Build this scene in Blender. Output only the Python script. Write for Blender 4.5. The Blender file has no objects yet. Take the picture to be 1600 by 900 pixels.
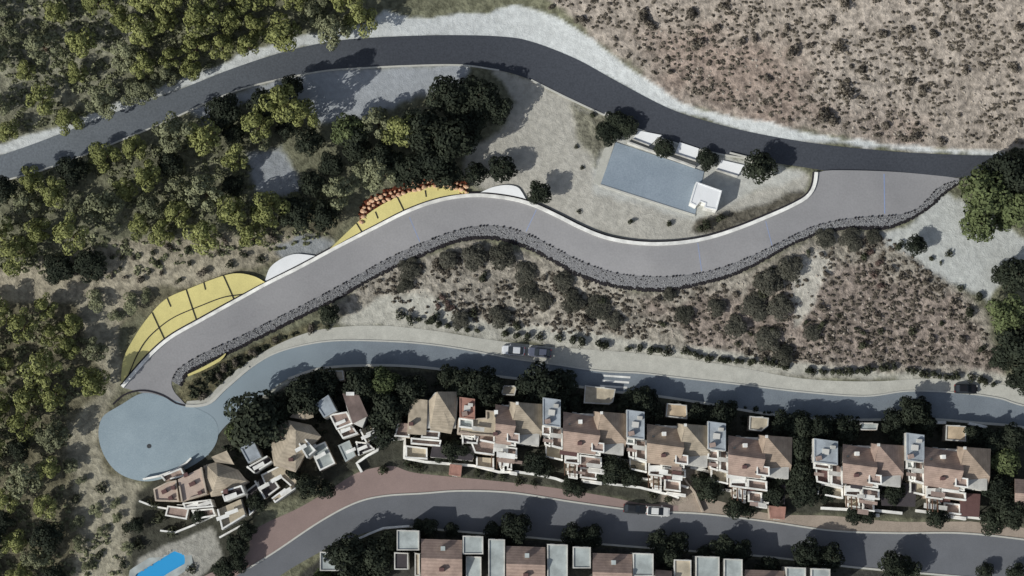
import bpy, bmesh, math, random
import numpy as np
from mathutils import Vector
random.seed(7); rng = np.random.RandomState(7)
R = math.radians
S = bpy.context.scene
COL = S.collection

# ------------------------------------------------------------ camera
D = 330.0; TILT = R(8); LENS = 36*D/192.0
campos = np.array([0, -D*math.sin(TILT), D*math.cos(TILT)])
FWD = np.array([0, math.sin(TILT), -math.cos(TILT)])
UP = np.array([0, math.cos(TILT), math.sin(TILT)])
cam = bpy.data.objects.new('camera', bpy.data.cameras.new('camera')); COL.objects.link(cam)
cam.location = campos; cam.rotation_euler = (TILT, 0, 0)
cam.data.lens = LENS; cam.data.sensor_width = 36; cam.data.clip_end = 6000; cam.data.clip_start = 1
S.camera = cam

def Pz(px, py, z):
    """photo position -> place on the level z"""
    k = 36/LENS/1600
    d = FWD + (px-800)*k*np.array([1., 0, 0]) + (450-py)*k*UP
    t = (z-campos[2])/d[2]
    p = campos + t*d
    return p[0], p[1]
def proj(x, y, z):
    dx, dy, dz = x-campos[0], y-campos[1], z-campos[2]
    f = dy*FWD[1]+dz*FWD[2]; u = dy*UP[1]+dz*UP[2]
    k = LENS/36*1600
    return 800+dx/f*k, 450-u/f*k

# ------------------------------------------------------------ terrain height (thin plate spline)
CT = [(240,600,0),(400,470,1.2),(560,380,2.6),(740,335,4.2),(900,380,5.4),(1030,415,6),(1200,380,6.8),(1380,300,7.2),
 (0,240,5.5),(150,210,5.8),(300,150,6.3),(480,90,6.9),(650,80,7.3),(900,120,7.7),(1100,205,7.7),(1400,250,7.4),(1600,262,7.2),
 (350,640,0),(240,690,-.2),(500,550,0),(800,570,0),(1000,590,0),(1200,620,0),(1400,635,0),(1600,650,0.1),
 (230,770,-1.2),(500,680,-1),(700,680,-1.3),(900,700,-1.3),(1100,720,-1.3),(1300,740,-1.3),(1500,750,-1.3),
 (350,870,-2.6),(450,850,-3),(600,800,-3),(800,800,-3),(1000,820,-3),(1200,840,-3),(1400,860,-3),(1600,870,-3),
 (600,900,-4),(900,920,-4),(1200,940,-4),(1500,950,-4),(300,950,-3.6),
 (1000,0,13),(1200,0,17),(1400,0,19),(1600,0,20),(1300,120,12.5),(1600,130,13),(1100,100,11),(1400,-150,27),
 (0,500,1.8),(0,700,-.5),(0,900,-3),(100,640,.2),(150,800,-1.5),(0,0,10),(300,20,9.5),(560,0,9),(800,0,8.5),(150,400,5),(200,330,5.6),(0,370,5),
 (300,430,3.8),(380,425,3.6),(220,500,2.0),(620,290,5.4),(560,320,4.8),(700,280,5.6),(450,300,5.6),(780,180,6.4),(1000,280,6.5),(1150,300,6.7),
 (700,450,2.4),(900,480,2.6),(1100,500,2.8),(1300,440,4.6),(1300,520,2.6),(1500,430,5),(1500,540,2.0),(600,470,1.2),(1480,340,6.4),(800,500,1.0),(1000,530,1.0),(1200,560,.9)]
cx = np.array([Pz(a,b,c) for a,b,c in CT]); cz = np.array([c for *_, c in CT], float)
def U(r2): return 0.5*r2*np.log(r2+1e-9)
SC = 50.0
def tps_fit(p, v, lam=0.004):
    p = p/SC; n = len(p)
    K = U(((p[:,None]-p[None])**2).sum(-1)); K[np.arange(n),np.arange(n)] = lam
    Pm = np.c_[np.ones(n), p]
    A = np.zeros((n+3,n+3)); A[:n,:n]=K; A[:n,n:]=Pm; A[n:,:n]=Pm.T
    return np.linalg.solve(A, np.r_[v, 0,0,0])
W_ = tps_fit(cx, cz)
def H(x, y):
    x = np.asarray(x, float); y = np.asarray(y, float); sh = x.shape
    xx = np.clip(x.ravel(), -135, 135); yy = np.clip(y.ravel(), -85, 90)
    out = W_[-3]+W_[-2]*xx/SC+W_[-1]*yy/SC
    for i in range(len(cx)):
        out = out + W_[i]*U((xx/SC-cx[i,0]/SC)**2+(yy/SC-cx[i,1]/SC)**2)
    over = np.hypot(x.ravel()-xx, y.ravel()-yy)
    out = out + 9*(1-np.exp(-over/260.))*np.where(y.ravel() > 60, 2.5, -.35)
    return out.reshape(sh)
def G(px, py, dz=0.0):
    """photo position -> point on the ground (+dz)"""
    px = np.asarray(px, float); py = np.asarray(py, float)
    z = np.zeros(px.shape)
    for _ in range(5):
        k = 36/LENS/1600
        dx = (px-800)*k; dyv = (450-py)*k
        d1 = FWD[1]+dyv*UP[1]; d2 = FWD[2]+dyv*UP[2]
        t = (z+dz-campos[2])/d2
        x = t*dx; y = campos[1]+t*d1
        z = H(x, y)
    return x, y, z+dz
def g(px, py, dz=0.0):
    x, y, z = G(np.array([px]), np.array([py]), dz); return Vector((x[0], y[0], z[0]))
def P(px, py, z):
    x, y = Pz(px, py, z); return (x, y, z)

# ------------------------------------------------------------ materials
def s2l(c): c /= 255.; return c/12.92 if c < .04045 else ((c+.055)/1.055)**2.4
def C(r, g_, b, f=.75): return tuple(min(.85, s2l(v)/f) for v in (r, g_, b))
def new_mat(name):
    m = bpy.data.materials.new(name); m.use_nodes = True
    n = m.node_tree.nodes; return m, n, m.node_tree.links, n['Principled BSDF']
def mat(name, col, var=.25, scale=1.5, bump=.2, rough=.9, fine=14., spec=.2, tint=None, coord='Object', metal=0):
    m, n, l, b = new_mat(name)
    b.inputs['Roughness'].default_value = rough; b.inputs['Specular IOR Level'].default_value = spec
    b.inputs['Metallic'].default_value = metal
    tc = n.new('ShaderNodeTexCoord')
    a = n.new('ShaderNodeTexNoise'); a.inputs['Scale'].default_value = scale; a.inputs['Detail'].default_value = 6; a.inputs['Roughness'].default_value = .65
    f = n.new('ShaderNodeTexNoise'); f.inputs['Scale'].default_value = fine; f.inputs['Detail'].default_value = 4
    l.new(tc.outputs[coord], a.inputs['Vector']); l.new(tc.outputs[coord], f.inputs['Vector'])
    add = n.new('ShaderNodeMath'); add.operation = 'ADD'; l.new(a.outputs['Fac'], add.inputs[0]); l.new(f.outputs['Fac'], add.inputs[1])
    r = n.new('ShaderNodeMapRange'); r.inputs['From Min'].default_value = .65; r.inputs['From Max'].default_value = 1.35
    l.new(add.outputs[0], r.inputs['Value'])
    mx = n.new('ShaderNodeMix'); mx.data_type = 'RGBA'
    lo = tuple(c*(1-var) for c in col); hi = tuple(min(.9, c*(1+var)) for c in (tint or col))
    mx.inputs[6].default_value = (*lo, 1); mx.inputs[7].default_value = (*hi, 1)
    l.new(r.outputs[0], mx.inputs[0]); l.new(mx.outputs[2], b.inputs['Base Color'])
    if bump:
        bp = n.new('ShaderNodeBump'); bp.inputs['Strength'].default_value = bump; bp.inputs['Distance'].default_value = .1
        l.new(add.outputs[0], bp.inputs['Height']); l.new(bp.outputs[0], b.inputs['Normal'])
    return m
def tile_rows(key, spacing=.42, depth=.09):
    m = M[key]; n = m.node_tree.nodes; l = m.node_tree.links; b = n['Principled BSDF']
    src = b.inputs['Base Color'].links[0].from_socket
    tc = n.new('ShaderNodeTexCoord'); wv = n.new('ShaderNodeTexWave'); wv.bands_direction = 'Z'; wv.inputs['Scale'].default_value = .314/spacing*1.6; wv.inputs['Distortion'].default_value = 1.2; wv.inputs['Detail'].default_value = 3
    l.new(tc.outputs['Object'], wv.inputs['Vector'])
    mr = n.new('ShaderNodeMapRange'); mr.inputs['To Min'].default_value = 1-depth; mr.inputs['To Max'].default_value = 1+depth; l.new(wv.outputs['Fac'], mr.inputs['Value'])
    st = n.new('ShaderNodeTexNoise'); st.inputs['Scale'].default_value = .5; st.inputs['Detail'].default_value = 8; l.new(tc.outputs['Object'], st.inputs['Vector'])
    m2 = n.new('ShaderNodeMapRange'); m2.inputs['From Min'].default_value = .35; m2.inputs['From Max'].default_value = .65; m2.inputs['To Min'].default_value = .8; m2.inputs['To Max'].default_value = 1.15; l.new(st.outputs['Fac'], m2.inputs['Value'])
    mu = n.new('ShaderNodeMath'); mu.operation = 'MULTIPLY'; l.new(mr.outputs[0], mu.inputs[0]); l.new(m2.outputs[0], mu.inputs[1])
    hv = n.new('ShaderNodeHueSaturation'); l.new(mu.outputs[0], hv.inputs['Value']); l.new(src, hv.inputs['Color']); l.new(hv.outputs[0], b.inputs['Base Color'])
def leaf_mat(name, c1, c2, var=.35):
    m, n, l, b = new_mat(name)
    b.inputs['Roughness'].default_value = .8; b.inputs['Specular IOR Level'].default_value = .15
    at = n.new('ShaderNodeAttribute'); at.attribute_name = 'tone'
    oi = n.new('ShaderNodeObjectInfo')
    tc = n.new('ShaderNodeTexCoord'); no = n.new('ShaderNodeTexNoise'); no.inputs['Scale'].default_value = 1.1; no.inputs['Detail'].default_value = 5
    l.new(tc.outputs['Object'], no.inputs['Vector'])
    mx = n.new('ShaderNodeMix'); mx.data_type = 'RGBA'; mx.inputs[6].default_value = (*c1, 1); mx.inputs[7].default_value = (*c2, 1)
    s1 = n.new('ShaderNodeMath'); s1.operation = 'MULTIPLY_ADD'; s1.inputs[1].default_value = .5
    l.new(at.outputs['Fac'], s1.inputs[0]); 
    s2 = n.new('ShaderNodeMath'); s2.operation = 'MULTIPLY'; s2.inputs[1].default_value = .5
    l.new(oi.outputs['Random'], s2.inputs[0]); l.new(s2.outputs[0], s1.inputs[2]); l.new(s1.outputs[0], mx.inputs[0])
    hv = n.new('ShaderNodeHueSaturation')
    mr = n.new('ShaderNodeMapRange'); mr.inputs['From Min'].default_value = .3; mr.inputs['From Max'].default_value = .7
    mr.inputs['To Min'].default_value = 1-var; mr.inputs['To Max'].default_value = 1+var
    l.new(no.outputs['Fac'], mr.inputs['Value']); l.new(mr.outputs[0], hv.inputs['Value'])
    l.new(mx.outputs[2], hv.inputs['Color']); l.new(hv.outputs[0], b.inputs['Base Color'])
    return m
M = {}
M['deck'] = mat('grey_road_surface', C(127,126,127), .10, .22, .2, .9, 3)
M['street'] = mat('bluish_asphalt', C(98,105,112), .14, .25, .15, .9, 6, tint=C(106,113,119))
M['plaza'] = mat('pale_blue_asphalt', C(120,134,142), .10, .2, .12, .9, 5, tint=C(130,142,148))
M['midstreet'] = mat('grey_asphalt', C(92,94,98), .14, .25, .15, .9, 6)
M['verge'] = mat('pale_verge', C(158,157,149), .2, .6, .25, .95, 6)
M['pinkpave'] = mat('pink_paving', C(126,110,105), .14, .3, .2, .9, 7)
M['beigepave'] = mat('beige_paving', C(136,125,114), .22, .5, .2, .9, 5)
M['kerb'] = mat('pale_kerb', C(168,167,160), .15, 1, .1)
M['white'] = mat('white_render', C(172,170,164), .14, .8, .1, .8, 5)
M['whitewall'] = mat('white_parapet', C(204,203,198), .1, .8, .1, .8, 5)
M['cream'] = mat('cream_render', C(160,148,134), .14, .8, .1, .85, 5)
M['darkline'] = mat('dark_joint', C(42,40,44), .2, 2, .1)
M['yellow'] = mat('yellow_slope_sheet', C(184,174,116), .12, .5, .25, .85, 5)
M['pad'] = mat('pale_concrete_pad', C(204,205,205), .06, .7, .1, .85, 8)
M['rip'] = mat('riprap_mortar', C(104,104,106), .35, 3.0, .8, .95, 9)
M['stone'] = mat('grey_stone', C(134,134,134), .3, 2, .4)
M['darkstone'] = mat('dark_stone', C(36,34,36), .4, 2, .4)
M['brownrock'] = mat('dark_brown_rock', C(84,44,30), .5, 2, .5)
M['orangerock'] = mat('orange_rock', C(186,98,54), .35, 1.3, .5, tint=C(214,172,146))
M['pinktile'] = mat('pink_tile', C(133,115,107), .16, 1.1, .35, .85, 9, tint=C(138,121,110))
M['hiptile'] = mat('pale_brown_tile', C(140,125,111), .18, 1.1, .35, .85, 9)
M['palefloor'] = mat('pale_terrace_floor', C(164,148,136), .16, 1.0, .2, .85, 5)
M['beigetile'] = mat('beige_tile', C(142,132,117), .18, 1.1, .35, .85, 9)
M['browntile'] = mat('brown_tile', C(96,84,80), .16, 1.1, .35, .85, 9)
M['orangetile'] = mat('orange_tile', C(150,114,102), .12, 1.1, .3, .85, 9)
M['greyroof'] = mat('blue_grey_roof', C(138,144,149), .14, .9, .1, .7, 7)
M['paleroof'] = mat('pale_grey_roof', C(148,154,152), .12, .9, .1, .7, 7)
M['sandroof'] = mat('sand_terrace', C(162,152,134), .16, .9, .15, .85, 7)
M['orangesand'] = mat('orange_sand_roof', C(172,154,130), .12, .9, .15, .85, 7)
M['floor'] = mat('terrace_floor', C(134,118,110), .2, 1.2, .2, .85, 6)
M['brownroof'] = mat('dark_brown_roof', C(88,66,64), .2, .9, .2, .8, 6)
M['darkroof'] = mat('dark_slate_roof', C(62,58,60), .15, .9, .2, .8, 6)
M['court'] = mat('blue_court', C(108,119,129), .05, .12, .08, .85, 4, tint=C(128,138,147))
M['glass'] = mat('window_glass', (.02,.025,.03), .1, 1, 0, .12, 3, .6)
M['frame'] = mat('window_frame', C(180,178,172), .05, 1, 0)
M['wood'] = mat('dark_wood', C(82,62,50), .25, 2, .2)
M['blue_paint'] = mat('faded_blue_paint', C(120,134,168), .1, 1, .05)
M['bark'] = mat('bark', (.09,.065,.045), .4, 3, .5)
M['rock'] = mat('limestone', C(148,140,130), .25, 2, .4)
M['tyre'] = mat('tyre', (.02,.02,.02), .1, 2, .1)
M['rim'] = mat('rim_metal', (.5,.5,.5), .1, 2, 0, .3, 5, .5)
M['lamp'] = mat('car_lamp', (.7,.7,.66), .1, 2, 0, .2, 5, .5)
M['redlamp'] = mat('car_tail_lamp', (.35,.02,.02), .1, 2, 0, .2, 5, .5)
M['iron'] = mat('cast_iron', C(60,62,64), .3, 4, .3)
for k_ in ('pinktile','hiptile','beigetile','browntile'): tile_rows(k_)
for k_ in ('greyroof','paleroof','sandroof','orangesand','floor','orangetile','white','cream','whitewall'): tile_rows(k_, 3.0, .04)
M['pine'] = leaf_mat('pine_needles', (.135,.148,.052), (.31,.325,.125))
M['pinedark'] = leaf_mat('grey_green_needles', (.125,.133,.078), (.255,.265,.155))
M['oak'] = leaf_mat('dark_leaves', (.014,.019,.013), (.042,.050,.032))
M['fir'] = leaf_mat('deep_green_leaves', (.050,.066,.028), (.125,.150,.066))
M['thicket'] = leaf_mat('dark_brown_leaves', (.042,.043,.032), (.108,.104,.082))
M['shrub'] = leaf_mat('dry_shrub_leaves', (.095,.084,.068), (.19,.165,.132))
M['gshrub'] = leaf_mat('green_shrub_leaves', (.032,.038,.024), (.075,.080,.048))
M['rshrub'] = leaf_mat('reddish_shrub_leaves', (.11,.075,.066), (.18,.13,.11))
# water
m, n, l, b = new_mat('pool_water'); b.inputs['Base Color'].default_value = (.04,.34,.68,1); b.inputs['Roughness'].default_value = .08
w = n.new('ShaderNodeTexNoise'); w.inputs['Scale'].default_value = 2.2; bp = n.new('ShaderNodeBump'); bp.inputs['Strength'].default_value = .25
tc = n.new('ShaderNodeTexCoord'); l.new(tc.outputs['Object'], w.inputs['Vector'])
l.new(w.outputs['Fac'], bp.inputs['Height']); l.new(bp.outputs[0], b.inputs['Normal']); M['water'] = m

# ------------------------------------------------------------ object helpers
def link(name, me, mt=None, parent=None):
    o = bpy.data.objects.new(name, me); COL.objects.link(o)
    if mt is not None: me.materials.append(M[mt] if isinstance(mt, str) else mt)
    if parent is not None:
        o.parent = parent
        o.matrix_parent_inverse = parent.matrix_world.inverted() if parent.type == 'EMPTY' and False else o.matrix_parent_inverse
    return o
def mesh(verts, faces, name='m', smooth=False):
    me = bpy.data.meshes.new(name); me.from_pydata([tuple(v) for v in verts], [], faces); me.update()
    if smooth: me.polygons.foreach_set('use_smooth', [True]*len(me.polygons))
    return me
def tag(o, label=None, cat=None, group=None, kind=None):
    if label: o['label'] = label
    if cat: o['category'] = cat
    if group: o['group'] = group
    if kind: o['kind'] = kind
    return o
def empty(name, loc, label, cat, group=None, rz=0):
    o = bpy.data.objects.new(name, None); COL.objects.link(o); o.location = loc; o.rotation_euler = (0,0,rz)
    o.empty_display_size = .5
    return tag(o, label, cat, group)
class MB:
    """collects shapes for ONE mesh; positions are world positions, stored relative to an origin"""
    def __init__(s, origin=(0,0,0)): s.v = []; s.f = []; s.o = Vector(origin)
    def add(s, vs, fs):
        k = len(s.v); s.v += [tuple(Vector(v)-s.o) for v in vs]; s.f += [tuple(i+k for i in f) for f in fs]
    def prism(s, xy, z0, z1):
        n = len(xy)
        a = sum(xy[i][0]*xy[(i+1)%n][1]-xy[(i+1)%n][0]*xy[i][1] for i in range(n))
        if a < 0: xy = xy[::-1]
        vs = [(x,y,z0) for x,y in xy]+[(x,y,z1) for x,y in xy]
        fs = [tuple(range(n-1,-1,-1)), tuple(range(n,2*n))]+[(i,(i+1)%n,(i+1)%n+n,i+n) for i in range(n)]
        s.add(vs, fs)
    def box(s, c, sx, sy, sz, rz=0):
        ca, sa = math.cos(rz), math.sin(rz)
        xy = [(c[0]+a*sx/2*ca-b*sy/2*sa, c[1]+a*sx/2*sa+b*sy/2*ca) for a,b in ((-1,-1),(1,-1),(1,1),(-1,1))]
        s.prism(xy, c[2], c[2]+sz)
    def ring(s, xy, z0, z1, t):
        """low wall round a polygon, t thick, inside its outline"""
        n = len(xy)
        a = sum(xy[i][0]*xy[(i+1)%n][1]-xy[(i+1)%n][0]*xy[i][1] for i in range(n))
        if a < 0: xy = xy[::-1]
        inn = []
        for i in range(n):
            p0, p1, p2 = Vector(xy[i-1]), Vector(xy[i]), Vector(xy[(i+1)%n])
            d1 = (p1-p0).normalized(); d2 = (p2-p1).normalized()
            n1 = Vector((-d1.y, d1.x)); n2 = Vector((-d2.y, d2.x)); b = (n1+n2)
            b = b/max(.3, b.length_squared)*2
            inn.append(p1+b*t)
        vs = [(p[0],p[1],z) for z in (z0,z1) for p in xy]+[(p[0],p[1],z) for z in (z0,z1) for p in inn]
        fs = []
        for i in range(n):
            j = (i+1)%n
            fs += [(i,j,j+n,i+n), (2*n+j,2*n+i,3*n+i,3*n+j), (n+i,n+j,3*n+j,3*n+i), (j,i,2*n+i,2*n+j)]
        s.add(vs, fs)
    def shell(s, vs, fs, th):
        """a thick sheet: top faces, underside, edges"""
        n = len(vs); low = [(v[0],v[1],v[2]-th) for v in vs]
        ed = {}
        for f in fs:
            for i in range(len(f)):
                e = (f[i], f[(i+1)%len(f)]); ed[e] = 1
        sides = [(b,a,a+n,b+n) for (a,b) in ed if (b,a) not in ed]
        s.add(list(vs)+low, list(fs)+[tuple(i+n for i in f[::-1]) for f in fs]+sides)
    def tube(s, p0, p1, r0, r1, k=6):
        p0, p1 = Vector(p0), Vector(p1); d = (p1-p0).normalized()
        a = d.orthogonal().normalized(); b = d.cross(a)
        vs = []
        for p, r in ((p0,r0),(p1,r1)):
            for i in range(k):
                t = 2*math.pi*i/k; vs.append(p+a*r*math.cos(t)+b*r*math.sin(t))
        s.add(vs, [(i,(i+1)%k,(i+1)%k+k,i+k) for i in range(k)]+[tuple(range(k-1,-1,-1)), tuple(range(k,2*k))])
    def build(s, name, mt, parent=None, smooth=False):
        return link(name, mesh(s.v, s.f, name, smooth), mt, parent)

def catmull(pts, step=6.0):
    pts = [np.array(p, float) for p in pts]; out = []
    q = [2*pts[0]-pts[1]]+pts+[2*pts[-1]-pts[-2]]
    for i in range(1, len(q)-2):
        p0,p1,p2,p3 = q[i-1:i+3]; n = max(1, int(np.linalg.norm(p2-p1)/step))
        for k in range(n):
            t = k/n
            out.append(.5*((2*p1)+(-p0+p2)*t+(2*p0-5*p1+4*p2-p3)*t*t+(-p0+3*p1-3*p2+p3)*t**3))
    out.append(pts[-1]); return np.array(out)
def resample(poly, n):
    d = np.r_[0, np.cumsum(np.linalg.norm(np.diff(poly, axis=0), axis=1))]
    t = np.linspace(0, d[-1], n)
    return np.c_[np.interp(t, d, poly[:,0]), np.interp(t, d, poly[:,1])]
def closest_pair(A, B):
    """for smooth A, partner points moving monotonically on B"""
    return resample(A, 0) if False else None
def ribbon(name, A, B, dz, mt, kind='structure', step=6, cross=8, th=0.0, smoothpts=True, eA=None, eB=None):
    a = catmull(A, step) if smoothpts else np.array(A, float); b = catmull(B, step) if smoothpts else np.array(B, float)
    n = max(len(a), len(b)); a = resample(a, n); b = resample(b, n)
    t = np.linspace(0, 1, cross+1)
    px = a[:,0][:,None]*(1-t)+b[:,0][:,None]*t; py = a[:,1][:,None]*(1-t)+b[:,1][:,None]*t
    x, y, z = G(px, py, dz)
    vs = list(zip(x.ravel(), y.ravel(), z.ravel())); c1 = cross+1
    fs = [(i*c1+j, i*c1+j+1, (i+1)*c1+j+1, (i+1)*c1+j) for i in range(n-1) for j in range(cross)]
    # upward facing
    p = [Vector(vs[q]) for q in fs[len(fs)//2]]
    if (p[1]-p[0]).cross(p[2]-p[0]).z < 0: fs = [f[::-1] for f in fs]
    m_ = MB()
    if th: m_.shell(vs, fs, th)
    else: m_.add(vs, fs)
    o = m_.build(name, mt)
    if kind: o['kind'] = kind
    return o
def fan(name, pts, dz, mt, kind='structure', rings=10, th=0, centre=None, smooth=True, zfun=None):
    a = catmull(list(pts)+[pts[0]], 6)[:-1] if smooth else resample(np.array(list(pts)+[pts[0]], float), 80)[:-1]
    c = np.array(centre) if centre else a.mean(0)
    t = np.linspace(0, 1, rings+1)[1:]
    px = [c[0]]; py = [c[1]]
    for k in t:
        px += list(c[0]+(a[:,0]-c[0])*k); py += list(c[1]+(a[:,1]-c[1])*k)
    x, y, z = G(np.array(px), np.array(py), dz); vs = list(zip(x, y, z)); n = len(a)
    fs = [(0, 1+i, 1+(i+1)%n) for i in range(n)]
    for r in range(rings-1):
        fs += [(1+r*n+i, 1+(r+1)*n+i, 1+(r+1)*n+(i+1)%n, 1+r*n+(i+1)%n) for i in range(n)]
    p = [Vector(vs[q]) for q in fs[0]]
    if (p[1]-p[0]).cross(p[2]-p[0]).z < 0: fs = [f[::-1] for f in fs]
    m_ = MB()
    if th: m_.shell(vs, fs, th)
    else: m_.add(vs, fs)
    o = m_.build(name, mt)
    if kind: o['kind'] = kind
    return o
def along(pts, w, dz, hgt, base=None, step=6, smoothpts=True, lift=None, side=0):
    """MB of a low wall/kerb/line that follows photo points on the ground"""
    a = catmull(pts, step) if smoothpts else resample(np.array(pts, float), max(2, int(sum(np.linalg.norm(np.diff(np.array(pts,float),axis=0),axis=1))/step)+1))
    if not smoothpts:
        a = np.array([q for i in range(len(pts)-1) for q in resample(np.array(pts[i:i+2], float), max(2,int(np.linalg.norm(np.subtract(pts[i+1],pts[i]))/step)+1))[:-1]]+[pts[-1]], float)
    x, y, z = G(a[:,0], a[:,1], dz)
    p = np.c_[x, y]; d = np.gradient(p, axis=0); d /= np.linalg.norm(d, axis=1)[:,None]+1e-9
    nn = np.c_[-d[:,1], d[:,0]]; L = p+nn*w*(.5+side/2); Rr = p-nn*w*(.5-side/2)
    e = np.zeros(len(a)) if lift is None else lift(a)
    n = len(a); vs = []
    zb = z-(base if base is not None else .3)
    for q, zz in ((L, zb), (Rr, zb), (Rr, z+e+hgt), (L, z+e+hgt)):
        vs += [(q[i,0], q[i,1], zz[i]) for i in range(n)]
    fs = []
    for i in range(n-1):
        for k in range(4):
            k2 = (k+1)%4
            fs.append((k*n+i, k2*n+i, k2*n+i+1, k*n+i+1))
    fs += [(0,3*n,2*n,n), (n-1, 2*n-1, 3*n-1, 4*n-1)]
    m_ = MB(); m_.add(vs, [f[::-1] for f in fs]); return m_

# ------------------------------------------------------------ roads (photo outlines)
NRN = [(-260,330),(-120,283),(0,243),(60,222),(130,195),(200,168),(280,140),(350,112),(420,88),(480,72),(540,62),(620,57),(700,55),(780,57),(830,65),(900,92),(960,125),(1040,167),(1100,188),(1180,208),(1280,225),(1400,237),(1500,242),(1560,243),(1700,245),(1900,250)]
NRS = [(-250,375),(-110,326),(0,285),(60,268),(130,243),(200,215),(260,190),(320,162),(370,142),(420,128),(500,112),(560,107),(640,103),(720,102),(780,110),(830,125),(880,150),(940,178),(1000,203),(1060,225),(1120,240),(1180,250),(1260,262),(1300,267),(1390,269),(1500,278),(1700,292),(1900,300)]
DKN = [(193,606),(215,580),(240,553),(270,528),(320,500),(380,467),(420,445),(470,420),(520,393),(580,362),(640,332),(690,315),(740,308),(790,312),(830,322),(870,340),(910,360),(950,375),(1000,383),(1050,383),(1100,376),(1150,361),(1200,341),(1240,323),(1264,308),(1274,290),(1277,270)]
DKS = [(290,632),(272,612),(268,595),(278,577),(300,562),(330,546),(370,528),(420,503),(480,473),(540,441),(600,407),(660,379),(710,361),(750,353),(790,355),(830,368),(870,389),(910,409),(960,426),(1010,432),(1060,431),(1110,423),(1160,406),(1210,383),(1260,358),(1300,346),(1350,339),(1400,336),(1430,328),(1450,310),(1468,292),(1500,280)]
RPO = [(283,604),(290,586),(320,568),(360,550),(410,525),(470,495),(530,465),(580,436),(640,407),(700,381),(740,372),(780,373),(820,385),(860,405),(900,427),(950,445),(1000,452),(1050,452),(1100,442),(1150,427),(1200,402),(1240,380),(1290,362),(1330,356),(1380,356),(1412,347),(1450,325),(1478,300),(1502,284)]
def lift(a):
    s = np.clip((a[:,0]-250)/150, 0, 1)*np.clip((1480-a[:,0])/160, 0, 1); s = s*s*(3-2*s)
    return .06+.25*s
tag(ribbon('north_road', NRN, NRS, .06, 'deck'), kind='structure')
# asphalt of the north road: older grey in the west, newer dark in the east
m, n, l, b = new_mat('north_asphalt'); b.inputs['Roughness'].default_value = .9; b.inputs['Specular IOR Level'].default_value = .2
tc = n.new('ShaderNodeTexCoord'); sx = n.new('ShaderNodeSeparateXYZ'); l.new(tc.outputs['Object'], sx.inputs[0])
no = n.new('ShaderNodeTexNoise'); no.inputs['Scale'].default_value = .25; no.inputs['Detail'].default_value = 8; l.new(tc.outputs['Object'], no.inputs['Vector'])
ma = n.new('ShaderNodeMath'); ma.operation = 'MULTIPLY_ADD'; ma.inputs[1].default_value = 14; l.new(no.outputs['Fac'], ma.inputs[0]); l.new(sx.outputs[0], ma.inputs[2])
mr = n.new('ShaderNodeMapRange'); mr.inputs['From Min'].default_value = -78; mr.inputs['From Max'].default_value = -15; l.new(ma.outputs[0], mr.inputs['Value'])
mx = n.new('ShaderNodeMix'); mx.data_type = 'RGBA'; mx.inputs[6].default_value = (*C(94,99,104),1); mx.inputs[7].default_value = (*C(58,61,67),1); l.new(mr.outputs[0], mx.inputs[0])
n2 = n.new('ShaderNodeTexNoise'); n2.inputs['Scale'].default_value = 3; n2.inputs['Detail'].default_value = 8; l.new(tc.outputs['Object'], n2.inputs['Vector'])
m2 = n.new('ShaderNodeMapRange'); m2.inputs['From Min'].default_value = .3; m2.inputs['From Max'].default_value = .7; m2.inputs['To Min'].default_value = .82; m2.inputs['To Max'].default_value = 1.18; l.new(n2.outputs['Fac'], m2.inputs['Value'])
hv = n.new('ShaderNodeHueSaturation'); l.new(m2.outputs[0], hv.inputs['Value']); l.new(mx.outputs[2], hv.inputs['Color']); l.new(hv.outputs[0], b.inputs['Base Color'])
bpy.data.objects['north_road'].data.materials[0] = m

ms = M['street']; n = ms.node_tree.nodes; l = ms.node_tree.links; b = n['Principled BSDF']; src = b.inputs['Base Color'].links[0].from_socket
tc = n.new('ShaderNodeTexCoord'); sx = n.new('ShaderNodeSeparateXYZ'); l.new(tc.outputs['Object'], sx.inputs[0])
no = n.new('ShaderNodeTexNoise'); no.inputs['Scale'].default_value = .15; no.inputs['Detail'].default_value = 6; l.new(tc.outputs['Object'], no.inputs['Vector'])
ma = n.new('ShaderNodeMath'); ma.operation = 'MULTIPLY_ADD'; ma.inputs[1].default_value = 16; l.new(no.outputs['Fac'], ma.inputs[0]); l.new(sx.outputs[0], ma.inputs[2])
mr = n.new('ShaderNodeMapRange'); mr.inputs['From Min'].default_value = -46; mr.inputs['From Max'].default_value = -14; l.new(ma.outputs[0], mr.inputs['Value'])
mx = n.new('ShaderNodeMix'); mx.data_type = 'RGBA'; mx.inputs[6].default_value = (*C(124,136,143),1); l.new(src, mx.inputs[7]); l.new(mr.outputs[0], mx.inputs[0]); l.new(mx.outputs[2], b.inputs['Base Color'])
# the raised grey road: cross-sections between the two edges
da = catmull(DKN, 5); db = catmull(DKS, 5)
# partner the edges by marching on nearest positions, so that the cross-sections stay square to the road
def partner(A, B, n=240):
    A = resample(A, n); Bf = resample(B, 1200); idx = []; last = 0
    for i, p in enumerate(A):
        d = np.linalg.norm(Bf-p, axis=1); d[:last] = 1e9
        k = int(np.argmin(d[last:last+60])+last) if i else 0
        idx.append(k); last = k
    idx = np.array(idx, float); idx[-1] = 1199
    k = 9; pad = np.r_[np.full(k, idx[0]), idx, np.full(k, idx[-1])]
    sm = np.convolve(pad, np.ones(2*k+1)/(2*k+1), 'valid'); sm[0] = 0; sm[-1] = 1199
    return A, np.c_[np.interp(sm, np.arange(1200), Bf[:,0]), np.interp(sm, np.arange(1200), Bf[:,1])]
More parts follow.
